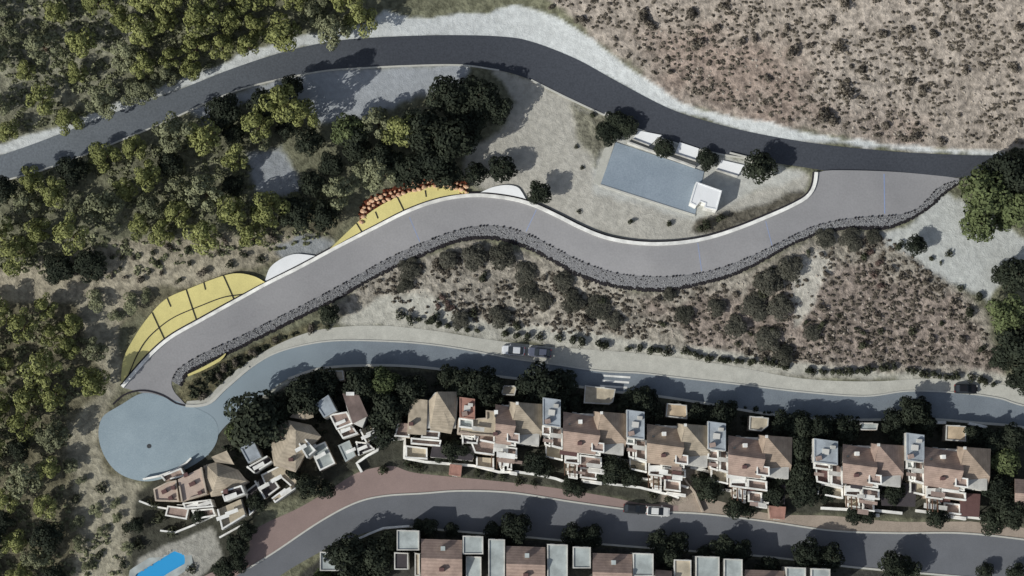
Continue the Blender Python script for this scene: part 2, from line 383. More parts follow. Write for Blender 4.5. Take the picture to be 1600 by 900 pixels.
# leave the wide mouth in the east for its own sheet: the strip stops at x=1240 on both edges
iN = [i for i, p in enumerate(da) if p[0] <= 1241][-1]; iS = [i for i, p in enumerate(db) if p[0] <= 1300][-1]
A_, B_ = partner(da[:iN+1], db[:iS+1])
def deckgrid(A, B, cross, extra=0.0):
    t = np.linspace(0, 1, cross+1); A = np.asarray(A); B = np.asarray(B)
    px = A[:,0][:,None]*(1-t)+B[:,0][:,None]*t; py = A[:,1][:,None]*(1-t)+B[:,1][:,None]*t
    e = lift(np.c_[px.ravel(), py.ravel()]).reshape(px.shape)+extra
    x, y, z = G(px, py, e); n = len(A); c1 = cross+1
    return list(zip(x.ravel(), y.ravel(), z.ravel())), [(i*c1+j, i*c1+j+1, (i+1)*c1+j+1, (i+1)*c1+j) for i in range(n-1) for j in range(cross)]
def upward(vs, fs):
    p = [Vector(vs[q]) for q in fs[len(fs)//2]]
    return fs if (p[1]-p[0]).cross(p[2]-p[0]).z > 0 else [f[::-1] for f in fs]
mb = MB()
v1, f1 = deckgrid(A_, B_, 8); mb.shell(v1, upward(v1, f1), .3)
# mouth: between the remaining kerb + top edge, and the remaining south edge
topE = np.vstack([da[iN:], catmull([(1277,270),(1300,266),(1390,268),(1470,275),(1500,279)], 6)[1:]])
v2, f2 = deckgrid(resample(topE, 70), resample(db[iS:], 70), 14, 0.0); mb.shell(v2, upward(v2, f2), .3)
tag(mb.build('road', 'deck'), kind='structure')

LSN = [(290,634),(320,632),(350,610),(390,576),(430,552),(480,538),(530,532),(600,533),(660,537),(720,545),(800,560),(870,570),(940,580),(1000,583),(1060,590),(1150,600),(1250,612),(1350,619),(1420,611),(1500,614),(1560,622),(1600,634),(1720,660),(1900,700)]
LSS = [(325,712),(335,690),(350,668),(380,642),(420,612),(450,592),(500,576),(570,571),(650,573),(760,586),(860,598),(960,612),(1020,618),(1100,630),(1200,647),(1280,655),(1350,656),(1450,655),(1530,661),(1600,668),(1720,694),(1900,740)]
VGO = [(292,627),(322,622),(345,600),(380,570),(430,540),(480,520),(530,511),(600,509),(680,517),(760,530),(850,541),(950,548),(1050,558),(1150,573),(1250,591),(1350,596),(1450,592),(1530,595),(1600,608),(1720,634),(1900,674)]
ribbon('lower_street', LSN, LSS, .06, 'street', cross=10)
ribbon('pavement', VGO, LSN, .04, 'verge', cross=6)
fan('turning_circle', [(186,634),(225,614),(270,625),(305,637),(335,655),(340,685),(322,713),(280,738),(232,752),(190,742),(165,716),(154,682),(160,652)], .09, 'plaza')
MSN = [(250,985),(330,925),(380,893),(430,862),(500,815),(555,786),(600,775),(660,771),(720,767),(800,770),(900,785),(1000,798),(1100,803),(1200,815),(1300,829),(1400,833),(1500,833),(1600,843),(1800,870)]
MSS = [(330,985),(390,935),(440,898),(490,868),(540,843),(590,828),(640,823),(700,828),(820,838),(950,850),(1080,860),(1200,869),(1340,886),(1500,900),(1600,910),(1800,940)]
ribbon('middle_street', MSN, MSS, .06, 'midstreet', cross=10)
PKN = [(230,960),(310,905),(385,868),(395,830),(470,792),(520,762),(560,738),(610,728),(650,739),(750,749),(850,760),(950,776),(1000,786),(1060,790)]
ribbon('pavement', PKN, [(250,985),(330,925),(380,893),(430,862),(500,815),(555,786),(600,775),(660,771),(720,767),(800,770),(900,785),(1000,798),(1060,801)], .03, 'pinkpave', cross=10)
ribbon('pavement', [(1060,788),(1100,778),(1200,802),(1300,806),(1400,815),(1500,815),(1545,818),(1800,850)], [(1060,801),(1100,803),(1200,815),(1300,829),(1400,833),(1500,833),(1600,843),(1800,870)], .035, 'beigepave', cross=5)
# kerbs
def kerb(pts, w=.3, hgt=.12, mt='kerb', dz=.06, name='kerb', **k):
    o = along(pts, w, dz, hgt, **k).build(name, mt); o['kind'] = 'structure'; return o
kerb(LSN, .25); kerb(LSS[5:], .45); kerb(MSN[2:], .3); kerb([(590,828),(640,823),(700,829),(820,839),(950,851),(1080,861),(1200,870),(1340,887),(1500,901),(1600,911)], .35)
kerb(NRS[:15], .3); kerb(NRS[15:22], .3)
kerb([(290,634),(310,634),(330,628),(352,607),(390,574)], .5, .14)
# dark expansion joint between the grey road and the turning circle
kerb([(176,632),(192,618),(212,611),(232,611),(255,618),(275,630),(292,634)], .28, .05, 'darkline', .12, 'road_joint')
# zebra crossing
for k, (a, b_) in enumerate((((943,586),(985,589)),((941,594),(983,597)),((938,602),(980,605)))):
    o = along([a, b_], .55, .064, .006, base=.002, smoothpts=False).build('crossing_stripe', 'whitewall'); o['kind'] = 'structure'
# white parapet of the raised road
def offs(poly, d):
    a = catmull(poly, 5); t = np.gradient(a, axis=0); t /= np.linalg.norm(t, axis=1)[:,None]; return a+np.c_[t[:,1], -t[:,0]]*d
pk = offs(DKN, 2.2)
o = along([tuple(p) for p in pk[::3]], .62, 0, .28, base=.3, lift=lift).build('parapet_wall', 'whitewall')
tag(o, 'long white kerb wall curving along the north edge of the grey road', 'wall')
dk = offs(DKN, 6.2)
o = along([tuple(p) for p in dk[::3]], .3, 0, .08, base=.3, lift=lambda a: lift(a)*.9).build('drain_channel', 'darkline')
tag(o, 'thin dark drain channel running outside the white kerb wall', 'drain')

# ------------------------------------------------------------ rock revetment on the south edge
def stone_mesh(seed, sub=1):
    bm = bmesh.new(); bmesh.ops.create_icosphere(bm, subdivisions=sub, radius=.5)
    r = random.Random(seed)
    for v in bm.verts:
        v.co *= r.uniform(.75, 1.15); v.co.z *= .75
    vs = [v.co.copy() for v in bm.verts]; fs = [tuple(v.index for v in f.verts) for f in bm.faces]; bm.free(); return vs, fs
STM = [stone_mesh(i) for i in range(6)]
def stones(mb, pts, sz):
    for p in pts:
        vs, fs = random.choice(STM); a = random.uniform(0, 6.28); s = random.uniform(*sz); sy = s*random.uniform(.7,1.2)
        ca, sa = math.cos(a), math.sin(a)
        mb.add([(p[0]+(v.x*ca*s-v.y*sa*sy), p[1]+(v.x*sa*s+v.y*ca*sy), p[2]+v.z*s) for v in vs], fs)
rA = catmull(DKS[2:], 5); rB = catmull(RPO, 5)
nR = 260; rA2 = resample(rA, nR); rB2 = resample(rB, nR)
rA2, rB2 = partner(rA, rB, nR)
def slope_pt(i, t, up=0):
    k = int(i); f = i-k; k2 = min(k+1, nR-1)
    p = (rA2[k]*(1-f)+rA2[k2]*f)*(1-t)+(rB2[k]*(1-f)+rB2[k2]*f)*t
    e = lift(p[None])[0]*(1-t)+.05
    return np.array([p[0], p[1], e+up])
wall_root = empty('rock_revetment', g(1000,440), 'stippled grey rock revetment stepping down along the south edge of the grey road', 'revetment')
wo = wall_root.location
q = np.array([slope_pt(i, t) for i in range(nR) for t in np.linspace(0,1,5)])
x, y, z = G(q[:,0], q[:,1], q[:,2]); vs = list(zip(x, y, z))
mb = MB(wo); fs = [(i*5+j, i*5+j+1, (i+1)*5+j+1, (i+1)*5+j) for i in range(nR-1) for j in range(4)]
mb.shell(vs, upward(vs, fs), .25); mb.build('slope_face', 'rip', wall_root)
def scatter(nst, tlo, thi, up=0.02):
    q = np.array([slope_pt(random.uniform(0, nR-1.01), random.uniform(tlo, thi), up) for _ in range(nst)])
    x, y, z = G(q[:,0], q[:,1], q[:,2]); return list(zip(x, y, z))
mb = MB(wo); stones(mb, scatter(4600, .08, .84), (.12,.27)); tag(mb.build('facing_stone', 'stone', wall_root), kind='stuff')
mb = MB(wo); stones(mb, scatter(800, .1, .85), (.14,.3)); tag(mb.build('dark_facing_stone', 'darkstone', wall_root), kind='stuff')
q = np.array([slope_pt(int(i), 0.0, .1) for i in np.linspace(0, nR-1, 210)]); x, y, z = G(q[:,0], q[:,1], q[:,2])
mb = MB(wo); stones(mb, [(a,b,c) for i,(a,b,c) in enumerate(zip(x,y,z)) if i%6], (.26,.44)); tag(mb.build('edge_stone', 'darkstone', wall_root), kind='stuff')
mb = MB(wo); stones(mb, scatter(2600, .86, 1.12, .0), (.3,.56)); tag(mb.build('toe_stone', 'darkstone', wall_root), kind='stuff')

# ------------------------------------------------------------ yellow slopes, half-round pads
def sheet_between(name, inner, outer, mt, e_in, e_out, n=60, cross=6, parent=None, org=(0,0,0), th=.35):
    a = resample(catmull(inner, 4), n); b_ = resample(catmull(outer, 4), n)
    t = np.linspace(0,1,cross+1)
    px = a[:,0][:,None]*(1-t)+b_[:,0][:,None]*t; py = a[:,1][:,None]*(1-t)+b_[:,1][:,None]*t
    e = (lift(a)*e_in)[:,None]*(1-t)+e_out*t
    x, y, z = G(px, py, e); vs = list(zip(x.ravel(), y.ravel(), z.ravel())); c1 = cross+1
    fs = [(i*c1+j, i*c1+j+1, (i+1)*c1+j+1, (i+1)*c1+j) for i in range(n-1) for j in range(cross)]
    mb = MB(org); mb.shell(vs, upward(vs, fs), th); return mb.build(name, mt, parent)
def part_line(parent, pts, w=.22, e=.3, name='seam', mt='darkline'):
    m_ = along(pts, w, 0, .05, base=0, lift=lambda a: np.full(len(a), e))
    m_.v = [tuple(Vector(v)-parent.location) for v in m_.v]
    return m_.build(name, mt, parent)
y1 = empty('yellow_slope', g(290,480), 'large yellow sheeted slope with black seams above the west end of the grey road', 'slope', 'yellow sheeted slopes')
sheet_between('slope_sheet', [(190,600),(209,576),(234,549),(265,523),(315,495),(375,462),(414,441)], [(189,590),(193,560),(208,530),(228,500),(258,468),(300,449),(345,432),(372,427),(398,432),(414,441)], 'yellow', 1.0, .7, parent=y1, org=y1.location)
def seam_on(root, inner, outer, n, marks, long_=None):
    a = resample(catmull(inner, 4), n); b_ = resample(catmull(outer, 4), n)
    def at(u, t):
        i = u*(n-1); k = int(i); f = i-k; k2 = min(k+1, n-1)
        pa = a[k]*(1-f)+a[k2]*f; pb = b_[k]*(1-f)+b_[k2]*f; p = pa*(1-t)+pb*t
        e = lift(pa[None])[0]*(1-t)+(.7 if root is y1 else .5)*t+.05; v = G(p[0:1], p[1:2], e)
        return Vector((v[0][0], v[1][0], v[2][0]))
    for (u0,t0,u1,t1) in marks:
        mb = MB(root.location); prev = at(u0,t0)
        for k in range(1, 9):
            p = at(u0+(u1-u0)*k/8, t0+(t1-t0)*k/8); mb.tube(prev, p, .1, .1, 5); prev = p
        mb.build('seam', 'darkline', root)
    if long_:
        mb = MB(root.location); prev = None
        for (u,t) in catmull(long_, .03):
            p = at(u, t)
            if prev is not None: mb.tube(prev, p, .1, .1, 5)
            prev = p
        mb.build('seam', 'darkline', root)
I1 = [(190,600),(209,576),(234,549),(265,523),(315,495),(375,462),(414,441)]
O1 = [(189,590),(193,560),(208,530),(228,500),(258,468),(300,449),(345,432),(372,427),(398,432),(414,441)]
seam_on(y1, I1, O1, 60, [(.35,.0,.37,1),(.56,0,.58,1),(.80,0,.78,1),(.47,.72,.475,1),(.67,.75,.675,1)], [(.06,.0),(.15,.3),(.25,.45),(.38,.42),(.5,.38),(.62,.33),(.75,.24),(.86,.0)])
I2 = [(514,392),(560,368),(600,348),(640,328),(690,311),(732,304)]
O2 = [(513,391),(540,365),(566,341),(600,318),(640,300),(690,288),(732,300)]
y2 = empty('yellow_slope', g(630,325), 'smaller yellow slope below the rim of orange boulders', 'slope', 'yellow sheeted slopes')
sheet_between('slope_sheet', I2, O2, 'yellow', 1.0, .5, parent=y2, org=y2.location)
seam_on(y2, I2, O2, 60, [(.25,0,.24,1),(.56,0,.54,1),(.38,.4,.38,.85),(.72,.4,.72,.8)])
# thin yellow strip by the mouth of the lower road
sl = ribbon('yellow_strip', [(293,585),(318,573),(345,558),(352,552)], [(294,588),(320,577),(347,562),(353,553)], .5, 'yellow', kind=None, cross=2, th=.4)
tag(sl, 'narrow yellow strip below the rock revetment near the turning circle', 'slope')
for nm, I3, O3, lb in (('half_round_pad', [(414,441),(440,428),(468,413),(492,401)], [(414,438),(422,418),(440,404),(460,397),(480,398),(493,400)], 'white half-round pad beside the grey road between the two yellow slopes'),
                   ('half_round_pad', [(746,304),(770,303),(795,306),(822,313)], [(748,302),(768,293),(790,289),(808,292),(816,301),(822,312)], 'white half-round pad at the top bend of the grey road by the round dark tree')):
    o = sheet_between(nm, I3, O3, 'pad', 1.05, .35, n=30, cross=5, th=.4); tag(o, lb, 'pad', 'white half-round pads')
# orange boulders on the rim of the second slope
BOUL = []
rim = catmull([(566,345),(572,328),(600,312),(640,298),(690,288),(728,298)], 3)
BM = []
for i in range(5):
    vs, fs = stone_mesh(50+i, 2); BM.append(mesh(vs, fs, 'boulder')); BM[-1].materials.append(M['orangerock'])
cnt = 0
ROWN = ('lower', 'upper')
ORD = ['first','second','third','fourth','fifth','sixth','seventh','eighth','ninth','tenth','eleventh','twelfth','thirteenth','fourteenth','fifteenth','sixteenth','seventeenth','eighteenth','nineteenth','twentieth']
def ordinal(n):
    if n <= 20: return ORD[n-1]
    t = {2:'twenty',3:'thirty',4:'forty',5:'fifty',6:'sixty',7:'seventy',8:'eighty',9:'ninety'}
    if n >= 100: return 'hundred-and-'+ordinal(n-100) if n > 100 else 'hundredth'
    return t[n//10]+'-'+ORD[n%10-1] if n%10 else t[n//10][:-1]+'ieth'
for row, off in ((0, 1.5), (1, -7)):
    pts = resample(rim, 25 if row else 23)
    for i, p in enumerate(pts):
        px, py = p[0]+random.uniform(-1,1), p[1]+off+random.uniform(-1,1)
        o = bpy.data.objects.new('boulder', random.choice(BM)); COL.objects.link(o)
        s = random.uniform(.4, 1.05); o.location = g(px, py, .6+.1*s)
        o.scale = (s*1.15, s*.85, s*.8); o.rotation_euler = (random.uniform(-.3,.3), random.uniform(-.3,.3), random.uniform(-.4,.7))
        tag(o, f'{ordinal(i+1)} orange boulder from the left in the {ROWN[row]} row above the yellow slope', 'boulder', 'orange boulders on the yellow slope rim')
mb = MB(); pts = []
for _ in range(620):
    p = rim[random.randrange(len(rim))]+np.array([random.uniform(-4,4), random.uniform(-13,7)]); v = g(p[0], p[1], .22); pts.append(tuple(v))
stones(mb, pts, (.35,.8)); o = mb.build('packing_stones', 'brownrock'); tag(o, 'dark brown packing stones filling gaps between the orange boulders', 'stones', kind='stuff')

# ------------------------------------------------------------ ground
def axis(lo, hi, st, far):
    core = np.arange(lo, hi+.001, st); out = [hi]; s = st
    while out[-1] < far: s *= 1.35; out.append(out[-1]+s)
    o2 = [lo]; s = st
    while o2[-1] > -far: s *= 1.35; o2.append(o2[-1]-s)
    return np.r_[np.array(o2[1:])[::-1], core, np.array(out[1:])]
ax = axis(-112, 112, .5, 2500); ay = axis(-66, 80, .5, 2500)
X, Y = np.meshgrid(ax, ay); Z = H(X, Y)
PX, PY = proj(X, Y, Z)
def vnoise(x, y, s, seed):
    r = np.random.RandomState(seed); T = r.rand(256, 256); x = x/s; y = y/s
    xi = np.floor(x).astype(int); yi = np.floor(y).astype(int); fx = x-xi; fy = y-yi; fx = fx*fx*(3-2*fx); fy = fy*fy*(3-2*fy)
    a = T[yi%256, xi%256]; b = T[yi%256,(xi+1)%256]; c = T[(yi+1)%256, xi%256]; d = T[(yi+1)%256,(xi+1)%256]
    return (a*(1-fx)+b*fx)*(1-fy)+(c*(1-fx)+d*fx)*fy-.5
NZ = vnoise(X, Y, 5, 1)+.6*vnoise(X, Y, 2.2, 2)+.4*vnoise(X, Y, 1.0, 3)
def sdist(px, py, poly):
    """signed distance in photo units, positive inside"""
    d = np.full(px.shape, 1e18); ins = np.zeros(px.shape, bool); n = len(poly)
    for i in range(n):
        x1, y1_ = poly[i]; x2, y2_ = poly[(i+1)%n]; ex, ey = x2-x1, y2_-y1_
        t = np.clip(((px-x1)*ex+(py-y1_)*ey)/(ex*ex+ey*ey+1e-9), 0, 1)
        d = np.minimum(d, (px-x1-t*ex)**2+(py-y1_-t*ey)**2)
        c = ((y1_ > py) != (y2_ > py)) & (px < (x2-x1)*(py-y1_)/(y2_-y1_+1e-12)+x1); ins ^= c
    return np.where(ins, 1, -1)*np.sqrt(d)
base = np.array(C(104,104,86)); COLR = np.tile(base, X.shape+(1,)); MOT = np.full(X.shape, .7)
ZON = [ # colour, mottling, softness, jag, polygon
 ((128,127,110), .8, 30, 40, [(-200,-200),(260,-200),(240,60),(180,120),(60,180),(-200,260)]),
 ((106,102,84), .8, 20, 30, [(-300,430),(160,420),(300,400),(520,300),(560,330),(400,440),(150,520),(190,640),(200,1000),(-300,1000)]),
 ((150,143,126), .7, 6, 14, [(-100,425),(100,405),(190,380),(300,370),(470,360),(480,395),(350,430),(240,455),(190,500),(190,590),(160,590),(130,520),(120,470),(-100,478)]),
 ((148,143,126), .6, 8, 14, [(120,460),(180,480),(192,590),(175,640),(155,690),(170,740),(225,755),(220,790),(200,900),(190,1000),(110,1000),(125,860),(115,760),(105,660),(165,600),(150,540)]),
 ((153,144,134), .8, 6, 14, [(820,-60),(870,10),(960,85),(1050,158),(1150,185),(1250,203),(1400,232),(1560,238),(2200,240),(2200,-800),(820,-800)]),
 ((145,131,121), .9, 40, 60, [(1000,60),(1180,40),(1350,120),(1420,200),(1200,190),(1050,140)]),
 ((160,151,141), .8, 40, 60, [(1300,-50),(1500,-60),(1500,120),(1300,200),(1260,80)]),
 ((188,191,190), .25, 3, 7, [(395,78),(470,55),(580,35),(600,18),(640,25),(760,20),(800,8),(850,15),(900,45),(965,92),(1060,160),(1150,185),(1280,210),(1400,229),(1570,238),(1570,246),(1200,215),(1040,170),(900,95),(780,60),(620,60),(470,75),(350,115),(200,170),(60,222),(0,245),(-100,280),(-100,260),(0,222),(80,205),(200,155),(330,105)]),
 ((152,156,160), .2, 6, 10, [(300,170),(400,132),(500,110),(620,103),(730,103),(720,130),(640,160),(560,185),(490,190),(420,150),(320,190)]),
 ((140,144,148), .3, 6, 10, [(380,235),(440,228),(475,290),(470,310),(400,300)]),
 ((140,143,144), .35, 5, 10, [(430,385),(470,365),(520,380),(510,400),(440,410)]),
 ((166,163,154), .3, 6, 12, [(770,108),(830,128),(880,152),(945,182),(960,220),(935,290),(1085,338),(1160,300),(1240,265),(1275,268),(1262,310),(1200,340),(1100,376),(1000,382),(910,358),(830,320),(760,300),(720,280),(725,235),(780,205),(810,160)]),
 ((176,176,170), .2, 6, 8, [(925,235),(960,215),(1000,200),(1200,262),(1270,270),(1180,300),(1085,345),(930,300)]),
 ((120,118,104), .8, 6, 12, [(895,165),(950,185),(960,220),(930,260),(900,220)]),
 ((98,94,84), .8, 5, 10, [(1090,345),(1180,320),(1260,290),(1262,308),(1200,338),(1130,362),(1080,362)]),
 ((148,142,131), .95, 8, 12, [(560,440),(620,410),(740,375),(860,405),(1000,455),(1150,430),(1290,365),(1400,355),(1440,400),(1540,480),(1570,600),(1400,590),(1250,588),(1050,556),(850,540),(640,512),(540,500),(500,490)]),
 ((138,127,118), .95, 20, 40, [(1000,470),(1200,450),(1350,400),(1500,470),(1560,580),(1300,570),(1100,540)]),
 ((170,168,158), .4, 6, 12, [(590,470),(640,455),(700,475),(760,500),(860,510),(1000,535),(1200,560),(1350,580),(1540,582),(1600,600),(1400,596),(1200,582),(1000,555),(800,535),(620,510),(520,510),(470,520),(560,480)]),
 ((174,170,160), .5, 6, 14, [(1240,410),(1290,385),(1300,420),(1270,470),(1240,520),(1235,450)]),
 ((176,178,174), .25, 5, 12, [(1370,362),(1420,350),(1480,300),(1520,320),(1600,370),(1700,370),(1700,415),(1590,420),(1545,470),(1480,440),(1420,400),(1385,385)]),
 ((104,100,78), .9, 4, 8, [(270,640),(285,600),(340,565),(420,530),(500,500),(520,510),(430,538),(380,568),(345,600),(322,622),(295,628)]),
 ((170,170,160), .3, 4, 6, [(352,650),(420,605),(450,590),(480,580),(450,615),(400,640)]),
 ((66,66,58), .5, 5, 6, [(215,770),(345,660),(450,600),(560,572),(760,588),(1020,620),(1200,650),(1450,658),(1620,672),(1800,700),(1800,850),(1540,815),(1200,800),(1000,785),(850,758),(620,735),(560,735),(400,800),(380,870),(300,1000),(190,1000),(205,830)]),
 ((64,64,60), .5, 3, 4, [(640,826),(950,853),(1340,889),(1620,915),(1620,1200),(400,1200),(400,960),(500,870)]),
 ((146,136,124), .5, 3, 4, [(1040,745),(1075,720),(1100,760),(1095,800),(1030,800)]),
 ((148,146,138), .4, 3, 5, [(205,905),(215,872),(330,822),(350,870),(300,910),(260,960)]),
]
for col, mo, sf, jag, poly in ZON:
    sel = (PX > min(p[0] for p in poly)-90) & (PX < max(p[0] for p in poly)+90) & (PY > min(p[1] for p in poly)-90) & (PY < max(p[1] for p in poly)+90) & (np.abs(X) < 1500)
    if not sel.any(): continue
    sd = sdist(PX[sel], PY[sel], poly)+NZ[sel]*jag
    w = np.clip(sd/sf*.5+.5, 0, 1); w = w*w*(3-2*w)
    COLR[sel] = COLR[sel]*(1-w[:,None])+np.array(C(*[v*.94 for v in col]))*w[:,None]; MOT[sel] = MOT[sel]*(1-w)+mo*w
nx, ny = len(ax), len(ay)
me = bpy.data.meshes.new('ground'); me.vertices.add(nx*ny); me.vertices.foreach_set('co', np.c_[X.ravel(), Y.ravel(), Z.ravel()].ravel())
ii, jj = np.meshgrid(np.arange(nx-1), np.arange(ny-1)); k = (jj*nx+ii).ravel()
# open the ground where the pool basin is let in
poolc = np.array([(206,903),(270,858),(292,867),(288,884),(250,910),(212,912)], float)
fx_ = PX.ravel(); fy_ = PY.ravel()
kc = [k, k+1, k+1+nx, k+nx]
inside = np.all([sdist(fx_[q], fy_[q], [tuple(p) for p in poolc]) > -2 for q in kc], axis=0)
k = k[~inside]
F = np.c_[k, k+1, k+1+nx, k+nx]; nf = len(F)
me.loops.add(nf*4); me.loops.foreach_set('vertex_index', F.ravel().astype(np.int32))
me.polygons.add(nf); me.polygons.foreach_set('loop_start', np.arange(0, nf*4, 4, dtype=np.int32)); me.polygons.foreach_set('use_smooth', np.ones(nf, bool))
me.update(calc_edges=True)
ca = me.color_attributes.new('soil', 'FLOAT_COLOR', 'POINT')
ca.data.foreach_set('color', np.concatenate([COLR.reshape(-1,3), MOT.reshape(-1,1)], 1).ravel())
m, n, l, b = new_mat('ground'); b.inputs['Roughness'].default_value = .95; b.inputs['Specular IOR Level'].default_value = .1
at = n.new('ShaderNodeAttribute'); at.attribute_name = 'soil'; tc = n.new('ShaderNodeTexCoord')
def nz(s, d=8, r=.6):
    q = n.new('ShaderNodeTexNoise'); q.inputs['Scale'].default_value = s; q.inputs['Detail'].default_value = d; q.inputs['Roughness'].default_value = r
    l.new(tc.outputs['Object'], q.inputs['Vector']); return q
a1 = nz(.9); a2 = nz(.16); a3 = nz(5)
mp = n.new('ShaderNodeMapRange'); mp.inputs['From Min'].default_value = .38; mp.inputs['From Max'].default_value = .62; mp.inputs['To Min'].default_value = .45; mp.inputs['To Max'].default_value = 1.3; l.new(a1.outputs['Fac'], mp.inputs['Value'])
mq = n.new('ShaderNodeMapRange'); mq.inputs['From Min'].default_value = .3; mq.inputs['From Max'].default_value = .7; mq.inputs['To Min'].default_value = .75; mq.inputs['To Max'].default_value = 1.2; l.new(a2.outputs['Fac'], mq.inputs['Value'])
mu = n.new('ShaderNodeMath'); mu.operation = 'MULTIPLY'; l.new(mp.outputs[0], mu.inputs[0]); l.new(mq.outputs[0], mu.inputs[1])
fx = n.new('ShaderNodeMix'); fx.data_type = 'FLOAT'; fx.inputs[2].default_value = 1.0; l.new(at.outputs['Alpha'], fx.inputs[0]); l.new(mu.outputs[0], fx.inputs[3])
hv = n.new('ShaderNodeHueSaturation'); l.new(fx.outputs[0], hv.inputs['Value']); l.new(at.outputs['Color'], hv.inputs['Color']); l.new(hv.outputs[0], b.inputs['Base Color'])
bs = n.new('ShaderNodeMath'); bs.operation = 'MULTIPLY'; l.new(a1.outputs['Fac'], bs.inputs[0]); l.new(at.outputs['Alpha'], bs.inputs[1])
b2 = n.new('ShaderNodeMath'); b2.operation = 'MULTIPLY_ADD'; b2.inputs[1].default_value = .15; l.new(a3.outputs['Fac'], b2.inputs[0]); l.new(bs.outputs[0], b2.inputs[2])
bp = n.new('ShaderNodeBump'); bp.inputs['Strength'].default_value = .8; bp.inputs['Distance'].default_value = .9; l.new(b2.outputs[0], bp.inputs['Height']); l.new(bp.outputs[0], b.inputs['Normal'])
go = link('ground', me, m); go['kind'] = 'structure'

# ------------------------------------------------------------ vegetation
def leafmesh(name, lobes, per, size, seed, mt, up=.0, flat=1.0):
    r = np.random.RandomState(seed); V = []; T = []
    for (lx, ly, lz, lr, tone) in lobes:
        k = int(per*lr*lr); d = r.normal(size=(k,3)); d[:,2] = d[:,2]*.8+up; d /= np.linalg.norm(d, axis=1)[:,None]
        rad = lr*(.72+.34*r.rand(k)**.6)
        c = np.c_[lx+d[:,0]*rad, ly+d[:,1]*rad, lz+d[:,2]*rad*flat]
        nn = d+r.normal(size=(k,3))*.32; nn /= np.linalg.norm(nn, axis=1)[:,None]
        a = np.cross(nn, r.normal(size=(k,3))); a /= np.linalg.norm(a, axis=1)[:,None]; bb = np.cross(nn, a)
        s = (size*(.6+.8*r.rand(k)))[:,None]
        V.append(np.stack([c-a*s, c-bb*s*.7, c+a*s, c+bb*s*.7], 1)); T.append(np.repeat(np.clip(tone+.18*r.normal(size=k),0,1), 4))
    V = np.concatenate(V).reshape(-1,3); T = np.concatenate(T); nf = len(V)//4
    me = bpy.data.meshes.new(name); me.vertices.add(len(V)); me.vertices.foreach_set('co', V.ravel())
    me.loops.add(nf*4); me.loops.foreach_set('vertex_index', np.arange(nf*4, dtype=np.int32)); me.polygons.add(nf); me.polygons.foreach_set('loop_start', np.arange(0,nf*4,4,dtype=np.int32))
    me.update(calc_edges=True); t = me.attributes.new('tone', 'FLOAT', 'POINT'); t.data.foreach_set('value', T); me.materials.append(M[mt]); return me
def make_proto(kind, seed):
    r = random.Random(seed); lobes = []; mb = MB()
    if kind in ('pine', 'pinedark'):
        hgt = 6.2; mb.tube((0,0,-.6),(.1,0,3.6),.24,.13,7)
        nb = r.randint(8, 11)
        for i in range(nb):
            a = i*2.4+r.uniform(-.5,.5); rr = r.uniform(1.1, 2.4); z = r.uniform(2.9, 5.0)-rr*.25
            lobes.append((rr*math.cos(a), rr*math.sin(a), z, r.uniform(.75,1.25), r.random()))
            mb.tube((.05,0,z*.62),(rr*.9*math.cos(a),rr*.9*math.sin(a),z),.08,.03,5)
        for i in range(4):
            a = r.uniform(0,6.28); rr = r.uniform(0,.9); lobes.append((rr*math.cos(a), rr*math.sin(a), r.uniform(4.6,6.0), r.uniform(.7,1.15), r.random()))
        mb.tube((.1,0,3.6),(.1,.1,5.6),.13,.03,6)
        crown = leafmesh('crown', lobes, 135, .21, seed, kind, .25, .8)
    elif kind in ('oak', 'fir', 'thicket'):
        mb.tube((0,0,-.6),(0,.1,3.0),.3,.2,7); mb.tube((0,.1,3.0),(.1,.1,4.6),.2,.06,6)
        for i in range(14):
            a = i*2.4+r.uniform(-.4,.4); rr = 2.15*math.sqrt((i+.5)/14); z = 4.2-rr*.65+r.uniform(-.4,.5)
            lobes.append((rr*math.cos(a), rr*math.sin(a), z, r.uniform(.95,1.35), r.random()))
            mb.tube((0,.05,z*.6),(rr*.85*math.cos(a),rr*.85*math.sin(a),z),.08,.03,5)
        crown = leafmesh('crown', lobes, 150, .21, seed, kind, .2, .8)
    elif kind == 'cypress':
        mb.tube((0,0,-.6),(0,0,7),.16,.05,6)
        for i in range(16):
            z = .9+i*.5; lobes.append((r.uniform(-.15,.15), r.uniform(-.15,.15), z, .82*(1-i/19.), r.random()))
        crown = leafmesh('crown', lobes, 260, .17, seed, 'oak', 0, 1)
    else:
        mb.tube((0,0,-.3),(0,0,.5),.07,.04,5)
        for i in range(5): mb.tube((0,0,.1),(.5*math.cos(i*1.3),.5*math.sin(i*1.3),.6),.04,.015,4)
        for i in range(r.randint(4,7)):
            a = r.uniform(0,6.28); rr = r.uniform(0,.6); lobes.append((rr*math.cos(a)*1.2, rr*math.sin(a)*.8, r.uniform(.25,.6), r.uniform(.3,.52), r.random()))
        crown = leafmesh('foliage', lobes, 230, .13, seed, kind, .1, .75)
    return crown, mesh(mb.v, mb.f, 'trunk')
PRO = {}
for kd, cnt in (('pine',6),('pinedark',4),('oak',5),('fir',3),('cypress',2),('thicket',4),('shrub',5),('gshrub',4),('rshrub',2)):
    PRO[kd] = [make_proto(kd, 100+17*i+hash(len(kd))%50) for i in range(cnt)]
    for c_, t_ in PRO[kd]: t_.materials.append(M['bark'])
NAME = {'thicket':'thicket_bush','pine':'pine_tree','pinedark':'pine_tree','oak':'broadleaf_tree','fir':'broadleaf_tree','cypress':'cypress_tree','shrub':'shrub','gshrub':'shrub','rshrub':'shrub'}
DIA = {'thicket':6.2,'pine':6.0,'pinedark':6.0,'oak':6.2,'fir':6.2,'cypress':1.7,'shrub':1.9,'gshrub':1.9,'rshrub':1.9}
TREES = []
